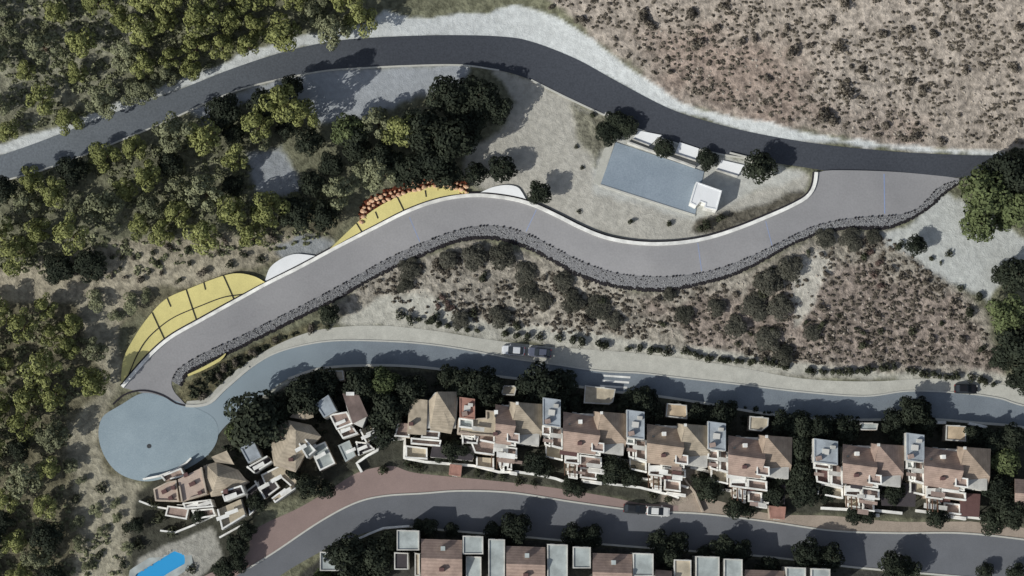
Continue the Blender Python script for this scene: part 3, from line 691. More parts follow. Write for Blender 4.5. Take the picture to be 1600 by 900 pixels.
def plant(px, py, dpx, kind, hs=1.0, sy=1.0):
    """px,py = middle of the crown in the photo, dpx = its width there"""
    s = dpx*.12/DIA[kind]; top = (4.0 if 'shrub' not in kind else .35)*s*hs
    v = g(px, py, top*.8); v.z -= top*.8
    v.z = float(H(np.array([v.x]), np.array([v.y]))[0])
    root = bpy.data.objects.new(NAME[kind], None); COL.objects.link(root); root.location = v; root.scale = (s, s*sy, s*hs)
    root.rotation_euler = (0,0,random.uniform(0,6.28) if sy == 1 else 0); root.empty_display_size = .3
    cm, tm = random.choice(PRO[kind])
    for nm, dat in (('foliage' if 'shrub' in kind else 'crown', cm), ('stem' if 'shrub' in kind else 'trunk', tm)):
        o = bpy.data.objects.new(nm, dat); COL.objects.link(o); o.parent = root
    TREES.append((root, px, py, dpx, kind)); return root
def inpoly(x, y, poly): return sdist(np.array([x]), np.array([y]), poly)[0] > 0
def fill(poly, spacing, kinds, sizes, hs=(.9,1.2), tries=4000, avoid=[]):
    pts = []; xs = [p[0] for p in poly]; ys = [p[1] for p in poly]
    for _ in range(tries):
        x, y = random.uniform(min(xs), max(xs)), random.uniform(min(ys), max(ys)); d = random.uniform(*sizes)
        if not inpoly(x, y, poly): continue
        if any((x-a)**2+(y-b)**2 < ((d+e)*.5*spacing)**2 for a,b,e in pts): continue
        if any((x-a)**2+(y-b)**2 < r*r for a,b,r in avoid): continue
        pts.append((x,y,d)); plant(x, y, d, random.choice(kinds), random.uniform(*hs))
# wood above the north road
fill([(220,-12),(560,-12),(572,30),(540,48),(470,58),(410,68),(330,98),(265,130),(220,146)], .80, ['pine']*4+['pinedark'], (36,66), (.85,1.3))
fill([(-20,-12),(215,-12),(215,148),(150,175),(100,192),(60,195),(-20,215)], 1.02, ['pine','pinedark'], (34,62), (.75,1.1), avoid=[(60,205,25),(30,20,34)])
# wood between the roads
fill([(-20,300),(90,265),(150,245),(210,228),(300,195),(400,150),(450,160),(490,185),(470,200),(385,225),(380,300),(430,330),(430,370),(340,370),(240,365),(170,345),(60,395),(-20,400)], .82, ['pine','pinedark','pine','oak'], (36,66), (.85,1.3))
# lower left wood
fill([(-20,480),(60,475),(110,495),(145,540),(165,585),(110,635),(60,650),(-20,650)], .86, ['pine']*4+['pinedark'], (38,64), (.9,1.2))
fill([(-20,655),(60,655),(105,680),(95,740),(70,760),(80,800),(110,830),(90,860),(100,910),(-20,910)], .86, ['pinedark','pine','oak'], (36,60), (.8,1.1))
fill([(470,215),(530,200),(640,235),(560,300),(520,350),(455,340),(470,300)], .85, ['pinedark','pine','oak'], (38,60), (.8,1.1))
T = [(442,160,66,'pine',1.7),(455,135,40,'oak',1.5),(400,195,55,'pine'),(545,205,58,'fir'),(590,190,50,'pinedark'),(628,205,58,'pine'),(700,150,74,'oak'),(748,150,72,'oak'),(775,170,54,'oak'),(660,200,74,'oak'),(705,215,80,'oak'),(680,250,70,'oak'),(640,265,66,'oak'),(730,200,60,'oak'),
 (700,275,50,'oak'),(785,262,48,'oak'),(745,272,40,'oak'),(843,300,42,'oak'),(590,270,60,'pinedark'),(560,235,50,'oak'),(600,245,50,'oak'),
 (978,198,40,'oak',.7),(950,208,44,'oak',.7),(962,190,40,'oak',.7),(1038,230,36,'oak',.6),(1104,250,38,'oak',.6),(1188,262,56,'oak'),
 (1535,300,84,'fir'),(1530,350,60,'fir'),(1580,270,80,'oak'),(1590,320,70,'fir'),(1570,345,40,'fir'),(1590,430,60,'oak'),(1565,430,36,'oak'),(1575,490,64,'fir'),(1590,540,80,'oak'),(1565,560,40,'oak'),(1598,590,50,'oak'),
 (1432,384,36,'oak'),(515,492,36,'oak'),(640,420,44,'oak'),(632,445,34,'oak'),(740,402,50,'oak'),(785,400,52,'oak'),(820,425,44,'oak'),(700,405,36,'oak'),(825,455,40,'oak'),(780,495,44,'oak'),(720,500,36,'oak'),(675,500,26,'gshrub'),
 (895,470,48,'oak'),(935,480,52,'oak'),(880,440,40,'oak'),(960,500,34,'oak'),(850,470,34,'oak'),(1070,492,38,'oak'),(1046,460,26,'oak'),(1200,440,52,'oak'),(1235,420,50,'oak'),(1180,480,56,'oak'),(1220,480,50,'oak'),(1150,510,44,'oak'),(1200,530,50,'oak'),(1225,555,40,'oak'),(1330,375,46,'oak'),(1290,372,40,'oak'),(1365,370,30,'oak'),(1270,520,34,'oak'),(1120,480,36,'oak'),
 (398,655,86,'oak'),(372,675,44,'fir'),(440,640,46,'oak'),(420,685,40,'oak'),(475,618,58,'oak'),(505,598,44,'oak'),(560,600,50,'oak'),(600,600,54,'fir'),(640,612,50,'oak'),(560,620,40,'oak'),(610,640,60,'oak'),(600,675,46,'oak'),
 (720,600,48,'oak'),(755,602,54,'oak'),(765,622,40,'oak'),(700,588,34,'oak'),(845,602,66,'oak',.8),(880,598,42,'oak',.5),(866,628,50,'oak',.6),(818,620,30,'oak'),(896,628,26,'oak',.5),
 (1000,622,40,'oak'),(1012,640,44,'oak'),(980,630,30,'oak'),(1018,618,20,'oak'),(1095,648,36,'oak'),(1125,648,44,'oak'),(1142,636,22,'oak'),(1085,660,24,'oak'),
 (1228,662,40,'oak'),(1255,668,46,'oak'),(1282,668,40,'oak'),(1320,672,44,'oak'),(1250,700,50,'oak'),(1245,735,46,'oak'),(1256,765,50,'oak'),(1355,668,14,'gshrub'),
 (1398,660,40,'oak'),(1425,640,44,'oak'),(1440,636,30,'oak'),(1445,660,36,'oak'),(1410,680,36,'oak'),(1520,680,30,'oak'),(1550,690,40,'oak'),(1580,680,40,'oak'),(1570,720,52,'fir'),(1560,765,50,'oak'),(1580,800,50,'oak'),(1550,815,40,'oak'),
 (705,704,34,'oak'),(690,708,26,'oak'),(728,706,28,'oak'),(838,722,38,'oak'),(852,732,26,'oak'),(962,732,42,'oak'),(985,745,32,'oak'),(945,742,26,'oak'),(1110,765,40,'oak'),(1092,752,24,'oak'),
 (600,735,24,'gshrub'),(655,728,22,'gshrub'),(640,726,20,'gshrub'),
 (370,850,32,'oak'),(372,880,30,'oak'),(350,890,34,'oak'),(310,805,24,'oak'),(455,740,26,'oak'),(480,760,36,'oak'),(510,765,28,'oak'),(400,785,30,'oak'),(385,830,28,'oak'),(250,810,32,'gshrub'),(270,830,26,'gshrub'),(240,790,26,'gshrub'),(215,850,24,'gshrub'),(212,820,24,'oak'),(300,890,20,'gshrub'),
 (540,870,60,'oak'),(585,870,60,'oak'),(560,900,50,'oak'),(605,850,36,'oak'),(505,900,30,'fir'),
 (655,822,20,'oak'),(670,826,30,'oak'),(705,828,22,'oak'),(770,832,30,'oak'),(805,826,46,'oak'),(790,845,30,'oak'),(895,836,34,'oak'),(925,838,34,'oak'),(910,855,34,'oak'),(1030,846,34,'oak'),(1060,850,36,'oak'),(1045,866,40,'oak'),(1130,855,36,'oak'),(1160,860,34,'oak'),(1140,852,16,'oak'),(1100,866,26,'oak'),(1260,866,44,'oak'),(1300,870,40,'oak'),(1395,885,44,'oak'),(1420,890,36,'oak'),(1540,892,26,'oak'),(1590,895,30,'oak'),(1200,888,36,'oak'),
 (1290,770,30,'oak'),(1395,770,36,'oak'),(1375,755,24,'oak'),(1335,806,26,'oak'),(1355,806,24,'oak'),(1210,770,36,'oak'),(1220,745,30,'oak'),(1465,808,34,'oak'),(1150,795,34,'oak'),(1170,798,24,'oak'),(1020,775,18,'gshrub'),(1045,780,20,'gshrub'),(765,742,22,'gshrub'),(745,740,22,'gshrub'),(785,745,18,'gshrub'),(810,752,18,'gshrub'),(835,755,18,'gshrub'),(890,760,26,'oak'),(905,765,22,'oak')]
for t in T:
    px, py, d, kd = t[:4]
    if kd == 'oak' and 600 < px < 1400 and 368 < py < 562: kd = 'thicket'; t = (px, py, d, kd, random.uniform(.3,.55)); d *= .88
    if kd == 'oak' and py > 580: d *= 1.16
    plant(px, py, d, kd, t[4] if len(t) > 4 else random.uniform(.85,1.2))
# shrubs: named places first, then the ones that show largest on the slopes
SH = [(985,346,14),(1045,350,14),(1105,352,26),(1125,340,22),(1095,358,18),(905,330,10),(935,200,14),(925,180,14),(910,262,9),(900,230,9),(1484,397,16),(1455,404,12),(1470,410,9),(1530,465,22),(1500,450,14),(1515,490,26),(1510,608,1)]
for x_, y_, d in SH[:-1]: plant(x_, y_, d, 'gshrub', 1.1)
hx = [(625,493),(640,497),(655,500),(668,503),(685,507),(700,510),(716,512),(730,515),(745,517),(790,522),(808,524),(825,525),(842,527),(872,528),(895,530),(910,535),(938,538),(945,540),(980,545),(1000,545),(1018,548),(1030,547),(1045,550)]
for x_, y_ in hx: plant(x_, y_, random.uniform(14,24), 'gshrub', 1.2)
for a, b_ in (((1068,549),(1235,578)),((1262,578),(1405,577)),((1420,580),(1505,588)),((1520,590),(1560,598))):
    nn = int(math.hypot(b_[0]-a[0], b_[1]-a[1])/9)
    for i in range(nn): plant(a[0]+(b_[0]-a[0])*i/nn+random.uniform(-2,2), a[1]+(b_[1]-a[1])*i/nn+random.uniform(-1.5,1.5)+4*math.sin(i*.3), random.uniform(12,20), 'gshrub', 1.2)
for x_, y_, d in [(1005,25,26),(1015,38,22),(1085,20,24),(1090,65,28),(1120,45,20),(1318,145,34),(1280,183,30),(1300,188,22),(1310,72,26),(1240,80,28),(1320,5,26),(1380,55,22),(1420,48,22),(1300,33,18),(1160,65,20),(1180,60,16),(1420,128,20),(1440,140,20),(1585,108,20),(1510,110,18),(860,12,14),(910,30,18),(1230,45,16),(1460,55,18),(1385,200,18),(1430,215,22),(1470,220,18),(1130,10,18),(1590,40,20),(1200,125,18),(1265,70,18),(1350,110,18)]: plant(x_, y_, d, 'shrub', 1.0)
NEP = [(830,-10),(890,28),(975,92),(1070,150),(1250,195),(1400,222),(1600,228),(1600,-10)]
SLP = [(560,450),(640,415),(740,385),(860,415),(1000,462),(1150,440),(1290,375),(1380,365),(1440,410),(1540,490),(1550,575),(1400,570),(1250,570),(1050,535),(850,520),(640,490)]
fill(NEP, 2.2, ['shrub'], (7,13), (.8,1.1), tries=95)
fill(SLP, 1.0, ['shrub','shrub','gshrub','shrub'], (9,22), (.8,1.1), tries=210)
for x_, y_ in ((690,465),(700,475),(684,478),(1360,395),(1372,410),(1366,430),(1375,446),(706,482)): plant(x_, y_, 16, 'rshrub', .8)
fill([(300,600),(345,570),(430,532),(500,505),(515,512),(430,535),(385,566),(345,598),(318,622)], .9, ['gshrub','shrub'], (10,20), tries=300)
fill([(110,680),(150,760),(200,770),(200,890),(130,895),(110,760)], 1.1, ['gshrub','pinedark'], (16,30), (.6,.8), tries=200)
fill([(60,410),(120,405),(240,380),(440,370),(400,420),(240,445),(120,440)], 1.2, ['gshrub','shrub'], (10,22), tries=240)
for x_, y_, d in ((205,474,34),(228,462,24),(150,470,36),(182,494,26),(90,418,54),(140,415,56)): plant(x_, y_, d, 'oak' if d>50 else 'pinedark', .6)

# ground cover too small to count
def tufts(name, polys, nn, sz, mt, seed, label, flat=.6):
    r = np.random.RandomState(seed); V=[]; T_=[]
    for poly, cnt in zip(polys, nn):
        xs = [p[0] for p in poly]; ys = [p[1] for p in poly]
        px = r.uniform(min(xs), max(xs), cnt*3); py = r.uniform(min(ys), max(ys), cnt*3); ok = sdist(px, py, poly) > 2; px, py = px[ok][:cnt], py[ok][:cnt]
        x, y, z = G(px, py, 0)
        # clump by noise
        keep = (vnoise(x, y, 6, seed)+vnoise(x, y, 2, seed+1)*.7+r.rand(len(x))*.5) > .1
        x, y, z = x[keep], y[keep], z[keep]
        k = len(x); s = r.uniform(sz[0], sz[1], k)
        for i in range(k):
            q = 16; d = r.normal(size=(q,3)); d[:,2] = np.abs(d[:,2]); d /= np.linalg.norm(d,axis=1)[:,None]
            c = np.array([x[i],y[i],z[i]])+d*s[i]*np.array([1.2,.8,flat])*(.5+.5*r.rand(q))[:,None]
            n3 = d+r.normal(size=(q,3))*.5; n3 /= np.linalg.norm(n3,axis=1)[:,None]; a = np.cross(n3, r.normal(size=(q,3))); a /= np.linalg.norm(a,axis=1)[:,None]; b3 = np.cross(n3,a); w = .16+.12*s[i]
            V.append(np.stack([c-a*w, c-b3*w, c+a*w, c+b3*w],1)); T_.append(np.full(q*4, r.rand()))
    V = np.concatenate(V).reshape(-1,3); nf = len(V)//4; me = bpy.data.meshes.new(name); me.vertices.add(len(V)); me.vertices.foreach_set('co', V.ravel())
    me.loops.add(nf*4); me.loops.foreach_set('vertex_index', np.arange(nf*4,dtype=np.int32)); me.polygons.add(nf); me.polygons.foreach_set('loop_start', np.arange(0,nf*4,4,dtype=np.int32)); me.update(calc_edges=True)
    t = me.attributes.new('tone','FLOAT','POINT'); t.data.foreach_set('value', np.concatenate(T_)); o = link(name, me, mt); tag(o, label, 'ground cover', kind='stuff'); return o
tufts('scrub', [NEP], [2000], (.15,.5), 'shrub', 11, 'low dry brown scrub scattered over the hillside above the north road')
tufts('scrub', [SLP], [2600], (.2,.5), 'shrub', 12, 'low scrub covering the brown slope between grey road and lower street')
W1 = [(-20,-12),(580,-12),(572,30),(410,72),(265,132),(100,195),(-20,220)]; W2 = [(-20,300),(150,245),(400,150),(490,185),(385,225),(400,300),(560,300),(500,385),(340,400),(170,440),(-20,420)]; W3 = [(-20,480),(110,495),(165,585),(110,650),(110,860),(190,800),(190,900),(-20,910)]
tufts('undergrowth', [W1,W2,W3], [1500,1300,900], (.3,.8), 'pinedark', 13, 'olive undergrowth filling the gaps between the pines on the left')
tufts('undergrowth', [[(345,700),(450,610),(560,575),(1020,622),(1600,672),(1600,690),(1200,670),(850,640),(600,620),(380,760)], [(560,740),(630,735),(620,690),(590,640),(620,620),(640,680),(640,735)]], [700,120], (.3,.7), 'oak', 14, 'dark low planting in the gardens south of the lower street')
tufts('bank_planting', [[(292,600),(345,568),(430,530),(500,503),(516,508),(430,536),(385,568),(345,600),(318,622),(296,622)]], [420], (.3,.7), 'gshrub', 15, 'rough green planting on the wedge between revetment and lower street')
# small pale rocks
def rocks(poly, cnt, label):
    mb = MB(); xs = [p[0] for p in poly]; ys = [p[1] for p in poly]; px = np.random.RandomState(cnt).uniform(min(xs),max(xs),cnt*2); py = np.random.RandomState(cnt+1).uniform(min(ys),max(ys),cnt*2)
    ok = sdist(px,py,poly)>3; x,y,z = G(px[ok][:cnt], py[ok][:cnt], .02); stones(mb, list(zip(x,y,z)), (.2,.6)); tag(mb.build('loose_rocks','rock'), label, 'rocks', kind='stuff')
rocks(NEP, 700, 'small pale limestone rocks strewn over the brown hillside')
rocks(SLP, 400, 'small pale rocks strewn on the slope above the lower street')

# labels for trees and shrubs: nearest landmark and rank of closeness
LM = [(0,260,'the north road at the left edge'),(130,195,'the pale verge left of the north road'),(290,125,'the white rocks beside the north road'),(560,40,'the pale verge at the top'),(60,10,'the top left corner'),(240,10,'the top edge left of the bend'),(420,10,'the top edge near the bend'),
 (200,225,'the north road kerb on its west stretch'),(430,135,'the shadowed inner bend of the north road'),(560,140,'the grey bare lot inside the bend'),(430,260,'the grey clearing among the pines'),(620,290,'the orange boulders'),(455,420,'the left white half-round pad'),(790,300,'the upper white half-round pad'),
 (0,330,'the left edge below the north road'),(0,440,'the bare track at the left edge'),(170,430,'the bare track left of the yellow slope'),(290,480,'the large yellow slope'),(165,540,'the tip of the large yellow slope'),(0,560,'the left edge beside the turning circle'),(110,640,'the turning circle on its left'),(160,760,'the bare ground below the turning circle'),(0,760,'the left edge below the turning circle'),(0,890,'the bottom left corner'),
 (250,890,'the blue pool'),(850,200,'the beige clearing'),(1010,275,'the blue court'),(1105,305,'the white hut'),(1500,285,'the east mouth of the grey road'),(1590,400,'the pale ground at the right edge'),(1590,560,'the right edge above the lower street'),(1380,360,'the revetment near the east mouth'),
 (1200,410,'the revetment east of its low bend'),(1000,455,'the lowest bend of the revetment'),(860,410,'the revetment below the upper bend'),(720,380,'the revetment at the upper bend'),(560,450,'the straight revetment'),(400,530,'the planted wedge by the lower street'),(822,547,'the two cars parked together'),(960,600,'the zebra crossing'),(1508,608,'the black parked car'),
 (650,515,'the pale bank of the lower street'),(1150,570,'the hedge bank of the lower street'),(1380,585,'the hedge right of the crossing'),(1000,20,'the hillside left of the top edge'),(1180,60,'the middle top of the hillside'),(1320,145,'the big dark shrub on the hillside'),(1450,40,'the top right part of the hillside'),(1590,130,'the right edge of the hillside'),(1450,220,'the north road verge on the hillside'),(1100,130,'the white verge of the hillside'),
 (320,755,'the beige roof by the turning circle'),(440,700,'the fan-shaped roof'),(540,660,'the tilted brown roof'),(670,650,'the pale hipped house'),(740,640,'the small orange roof'),(860,650,'the second grey tower roof'),(993,670,'the third grey tower roof'),(1126,688,'the fourth grey tower roof'),(1290,703,'the widest grey tower roof'),(1430,708,'the last grey tower roof'),
 (640,850,'the left pale roof of the bottom row'),(755,860,'the paired pale roofs of the bottom row'),(885,870,'the middle pale roofs of the bottom row'),(1005,880,'the single pale roof of the bottom row'),(1105,885,'the tall pale roofs of the bottom row'),(1265,893,'the last pale roofs of the bottom row'),(1500,890,'the bottom right corner'),(1028,797,'the white parked car'),
 (420,860,'the pink pavement'),(700,755,'the garden walls by the pink pavement'),(1340,800,'the beige pavement gardens'),(1550,760,'the right end of the house row'),(1340,470,'the red tinged scrub'),(940,490,'the dark thicket under the revetment'),(780,470,'the reddish bushes on the slope'),(1480,480,'the right part of the brown slope'),(1250,520,'the sandy gap in the slope')]
ADJ = {'thicket':'dark brown thicket bush','pine':'olive green pine','pinedark':'grey green pine','oak':'dark round tree','fir':'deep green tree','cypress':'slim dark cypress','shrub':'dry brown shrub','gshrub':'green shrub','rshrub':'reddish shrub'}
buck = {}
for i, (root, px, py, d, kd) in enumerate(TREES):
    dist = [((px-a)**2+(py-b_)**2, j) for j, (a, b_, _) in enumerate(LM)]; dd, j = min(dist)
    buck.setdefault((j, kd), []).append((dd, i))
for (j, kd), lst in buck.items():
    lst.sort()
    for r_, (dd, i) in enumerate(lst):
        root, px, py, d, _ = TREES[i]
        pre = '' if len(lst) == 1 else ('closest ' if r_ == 0 else ordinal(r_+1)+'-closest ')
        root['label'] = f'{pre}{ADJ[kd]} to {LM[j][2]}' if pre else f'only {ADJ[kd]} beside {LM[j][2]}'
        root['category'] = 'bush' if kd == 'thicket' else 'shrub' if 'shrub' in kd else 'tree'
        root['group'] = {'pine':'pines in the woods on the left','pinedark':'pines in the woods on the left','oak':'dark trees around the slope and gardens','fir':'deep green trees','thicket':'thicket bushes under the revetment'}.get(kd, 'shrubs on the slopes and banks')

# ------------------------------------------------------------ houses
def hz(px, py): return g(px, py).z
class House:
    def __init__(s, px, py, label, name='house', cat='house', group='white houses of the terraced rows', z=None):
        s.b = hz(px, py) if z is None else z
        s.root = empty(name, g(px, py), label, cat, group); s.o = s.root.location.copy()
    def xy(s, pts, z): return [Pz(x, y, z) for x, y in pts]
    def block(s, name, pts, rz, mt, z0=-2.5, top=None, parapet=.0, pm='whitewall', pt=.28, parent=None):
        """walls up to rz (relative), optional differently coloured roof deck and a parapet"""
        z = s.b+rz; xy = s.xy(pts, z)
        mb = MB(s.o); mb.prism(xy, s.b+z0, z); w = mb.build(name, mt, s.root)
        if top:
            mb = MB(s.o); c = Vector((sum(p[0] for p in xy)/len(xy), sum(p[1] for p in xy)/len(xy)))
            mb.prism([tuple(c+(Vector(p)-c)*.995) for p in xy], z-.1, z+.04); mb.build('roof_deck', top, s.root)
        if parapet:
            mb = MB(s.o)
            if parapet < .5: mb.ring(xy, z-.05, z+parapet, pt)
            else:
                nn = len(xy); cc = Vector((sum(p[0] for p in xy)/nn, sum(p[1] for p in xy)/nn))
                for i in range(nn):
                    a, b_ = Vector(xy[i]), Vector(xy[(i+1)%nn]); d = (b_-a); L = d.length; d.normalize(); n_ = Vector((-d.y, d.x))
                    if (cc-a).dot(n_) < 0: n_ = -n_
                    mid = (a+b_)/2
                    if mid.y > cc.y+1.0 and parapet < 2 and random.random() < .75: continue
                    e0 = 0; e1 = L*(random.choice((1,1,.7)))
                    if mid.y > cc.y-.5: e1 = L
                    mb.prism([tuple(a+d*e0), tuple(a+d*e1), tuple(a+d*e1+n_*pt), tuple(a+d*e0+n_*pt)], z-.05+.003*i, z+parapet*(1 if mid.y < cc.y-.4 else .85)+.004*i)
            mb.build('parapet', pm, s.root)
        return w
    def roof(s, verts, faces, mt, th=.22, name='roof', parent=None):
        vs = [Vector(P(x, y, s.b+z)) for x, y, z in verts]
        fs = []
        for f in faces:
            p = [vs[i] for i in f]
            fs.append(f if (p[1]-p[0]).cross(p[2]-p[0]).z > 0 else f[::-1])
        mb = MB(s.o); mb.shell(vs, fs, th); return mb.build(name, mt, s.root)
    def box(s, name, px, py, rz, sx, sy, sz, mt, rot=0, parent=None):
        x, y = Pz(px, py, s.b+rz+sz); mb = MB(s.o); mb.box((x, y, s.b+rz), sx, sy, sz, rot); 
        o = mb.build(name, mt, parent or s.root); return o
    def windows(s, p0, p1, zt, zlo, n, w=1.1, hgt=1.2, kind='window'):
        """windows on the wall face that runs from photo point p0 to p1 (at roof height zt)"""
        a = Vector(Pz(*p0, s.b+zt)); b_ = Vector(Pz(*p1, s.b+zt)); d = (b_-a); L = d.length; d.normalize(); nn = Vector((d.y, -d.x)); rot = math.atan2(d.y, d.x)
        for i in range(n):
            c = a+d*L*(i+.5)/n+nn*.03
            mb = MB(s.o); mb.box((c.x, c.y, s.b+zlo), w, .12, hgt, rot); f = mb.build('window' if kind == 'window' else 'door', 'frame', s.root)
            c2 = c+nn*.03; mb = MB(s.o); mb.box((c2.x, c2.y, s.b+zlo+.1), w-.2, .1, hgt-.2, rot); mb.build('pane', 'glass', f)
EV = 5.4
def terraces(h, ox, oy, seed, x0=-58, x1=-8, south=118, w2=None):
    r = random.Random(seed)
    sh = lambda dx, dy: (ox+dx, oy+dy+.13*dx)
    Q = lambda a, b_, c, d: [sh(a, c), sh(b_, c), sh(b_, d), sh(a, d)]
    xm = x0+(x1-x0)*r.uniform(.4,.6)
    h.block('terrace', Q(x0, xm, 66, 86), 3.0, 'cream', top='floor', parapet=.9)
    h.block('terrace', Q(xm+1, x1+8, 70, 82+r.uniform(0,5)), 3.4, 'cream', top='floor', parapet=.8)
    h.block('terrace', Q(x0+4, xm-2, 87, 103), .9, 'cream', top='sandroof', parapet=.8)
    h.block('terrace', Q(xm+2, x1, 89, 106), 1.1, 'cream', top='floor', parapet=.9)
    h.box('awning', *sh((x0+xm)/2, 74), 5.0 if False else 3.9, 2.6, 1.1, .1, 'whitewall')
    h.box('planter', *sh(xm+6, 86), 1.6, 1.8, .6, .5, 'brownroof'); h.box('planter', *sh(x0+8, 95), 1.2, 1.4, .5, .5, 'cream')
    for k in range(5):
        bx = r.uniform(x0+4, x1+4); by = r.choice((70, 78, 84, 92, 98, 108)); zt = 4.9 if by < 88 else 2.9
        wx = r.uniform(1.4, 3.6); mt_ = r.choice(('whitewall','white','brownroof','darkroof','floor'))
        a0 = h.box('sunshade', *sh(bx, by), zt+r.uniform(-.3,.3), wx, r.uniform(.5,1.0), .08, mt_, -.13)
    h.block('balcony', Q(xm-4, x1+6, 62, 68), 3.2+.9, 'white', z0=3.9, top='darkroof', parapet=.7)
    h.block('balcony', Q(x0+6, xm-2, 104, 109), .2, 'white', z0=-2.4, top='darkroof', parapet=.8)
    h.block('balcony', Q(xm+6, x1+8, 108, 113), -.2, 'white', z0=-2.4, top='floor', parapet=.8)
    h.windows(sh(x0+2, 64), sh(x1, 64), EV, 3.3, 3, 1.2, 1.6); h.windows(sh(x0+6, 104), sh(x1, 107), 1.0, -1.6, 3, 1.2, 1.7)
    h.box('pergola_beam', *sh(xm-6, 96), 3.0, .2, 2.4, .15, 'wood'); h.box('pergola_beam', *sh(xm-14, 96), 3.0, .2, 2.4, .15, 'wood'); h.box('pergola_beam', *sh(xm-22, 95), 3.0, .2, 2.4, .15, 'wood')
def unit(ox, oy, label, tower=(-92,-64,-12,31), tmt='greyroof', south='pinktile', seed=1, xl=-60, hipm=None, gl=True, tz=6.9):
    h = House(ox-20, oy+40, label)
    sh = lambda dx, dy: (ox+dx, oy+dy+.13*dx)
    # body
    h.block('wall', [sh(xl+2,8), sh(-2,2), sh(36,2), sh(34,62), sh(-8,62), sh(-8,64), sh(xl+2,64)], EV-.25, 'white')
    if gl:
        R1, E1 = EV+2.6, EV
        h.roof([(*sh(xl,6),E1-.1),(*sh(-4,8),E1-.1),(*sh(-2,36),R1),(*sh(xl,36),R1),(*sh(xl,67),E1),(*sh(-10,67),E1)], [(0,1,2,3),(3,2,5,4)], south)
    # hip roof with apex to the north-west
    h.roof([(*sh(0,0),EV+3.8),(*sh(-13,-1),EV+.2),(*sh(40,-4),EV-.1),(*sh(39,40),EV-.1),(*sh(34,62),EV-1.0),(*sh(-12,62),EV-1.0),(*sh(-10,44),EV+.6)],
           [(0,1,2),(0,2,3),(0,3,4,5,6),(0,6,1)], hipm or south)
    # ridge cap
    h.box('ridge_cap', *sh(0,0), EV+3.75, .5, .5, .25, 'whitewall')
    # chimneys
    h.box('chimney', *sh(-34,52), EV+.4, .8, .6, 1.7, 'brownroof'); h.box('chimney', *sh(-33,18), EV+.8, .7, .7, 1.7, 'whitewall')
    # roof notch terrace beside the hip
    h.block('dormer', [sh(-16,47), sh(4,47), sh(4,62), sh(-16,62)], EV+1.1, 'white', z0=2, top='floor', parapet=.4, pt=.22)
    if tower:
        a, b_, c, d = tower; Q = [sh(a,c), sh(b_,c), sh(b_,d), sh(a,d)]
        h.block('tower', Q, tz, 'white', top=tmt, parapet=.18, pm=tmt, pt=.2)
        h.windows(sh(a+1,d), sh(b_-1,d), tz, tz-2.2, 2)
        rr = random.Random(seed*7); m1 = a+(xl-a)*rr.uniform(.35,.65); yy = d+rr.uniform(10,18)
        h.block('side_wing', [sh(a-1,d+1), sh(m1,d+1), sh(m1,yy), sh(a-1,yy)], 4.8, 'white', top=rr.choice(('paleroof','floor')), parapet=.7)
        h.block('side_wing', [sh(m1+1,d+1), sh(xl-1,d+1), sh(xl-1,d+34), sh(m1+1,d+32)], 3.9, 'white', top='floor', parapet=.8)
        h.block('side_wing', [sh(a+1,yy+1), sh(m1-1,yy+1), sh(m1-1,d+33), sh(a+3,d+31)], 3.2, 'cream', top=rr.choice(('brownroof','darkroof','floor')), parapet=.8)
        h.box('awning', *sh(m1+8, d+14), 5.6, 2.2, .8, .1, 'white', -.13); h.box('awning', *sh(a+8, yy+8), 4.9, 1.8, .6, .1, 'floor', -.13)
        h.box('air_conditioner', *sh(b_-7, c+10), tz+.04, .9, .6, .6, 'white', -.1); h.box('skylight', *sh((a+b_)/2, (c+d)/2), tz+.04, 1.2, 1.0, .35, 'frame', -.13); h.box('water_tank', *sh(a+8, d-7), tz+.04, 1.0, .8, .8, 'floor', .2)
        h.box('vent', *sh((xl-20)/1.6, 24), EV+1.0, .35, .35, 1.2, 'iron'); h.box('vent', *sh(-16, 58), EV+.2, .35, .35, 1.0, 'iron')
        h.block('terrace', [sh(a+4,d+31), sh(xl-1,d+35), sh(xl-1,d+52), sh(a+4,d+50)], 1.8, 'cream', top='sandroof', parapet=.9)
    terraces(h, ox, oy, seed, xl+2)
    h.windows(sh(-6,62), sh(34,62), EV, 1.8, 3); h.windows(sh(34,4), sh(-50,4), EV, 2.2, 5, .9, 1.0)
    h.windows(sh(0,62), sh(10,62), EV, -1.2, 1, 1.0, 2.1, 'door')
    return h
unit(808,630, 'hipped house with the small orange tower roof on its left', tower=(-90,-66,2,34), tmt='orangetile', seed=2, hipm='beigetile', xl=-34, tz=5.9)
h2 = House(745,662, 'beige L-shaped flat house just below the small orange roof')
h2.block('wall', [(716,655),(759,653),(759,641),(779,643),(775,682),(714,678)], 4.6, 'cream', top='sandroof', parapet=.35, pm='cream')
h2.block('terrace', [(732,683),(775,686),(772,712),(742,708)], 2.6, 'cream', top='floor', parapet=.9)
h2.block('terrace', [(722,680),(748,682),(746,694),(722,692)], 3.4, 'white', top='darkroof', parapet=.8)
h2.block('terrace', [(744,714),(772,716),(772,734),(744,730)], .8, 'cream', top='sandroof', parapet=.8)
h2.windows((716,683),(772,687), 4.6, 1.5, 4)
unit(940,645, 'pink hipped house whose grey tower roof stands by the big street tree', seed=3, hipm='hiptile')
unit(1071,664, 'pink hipped house directly behind the square orange-beige garage roof', seed=4, hipm='beigetile', south='hiptile')
unit(1198,682, 'hipped house at the right end of the first long row, behind the notched garage', seed=5, hipm='hiptile')
unit(1373,695, 'hipped house with the widest grey tower roof, left of the last pair', tower=(-101,-64,3,40), seed=6, hipm='pinktile', south='pinktile', xl=-56)
unit(1508,700, 'hipped house at the far right end of the row behind the square beige garage', seed=7, hipm='hiptile', xl=-64)
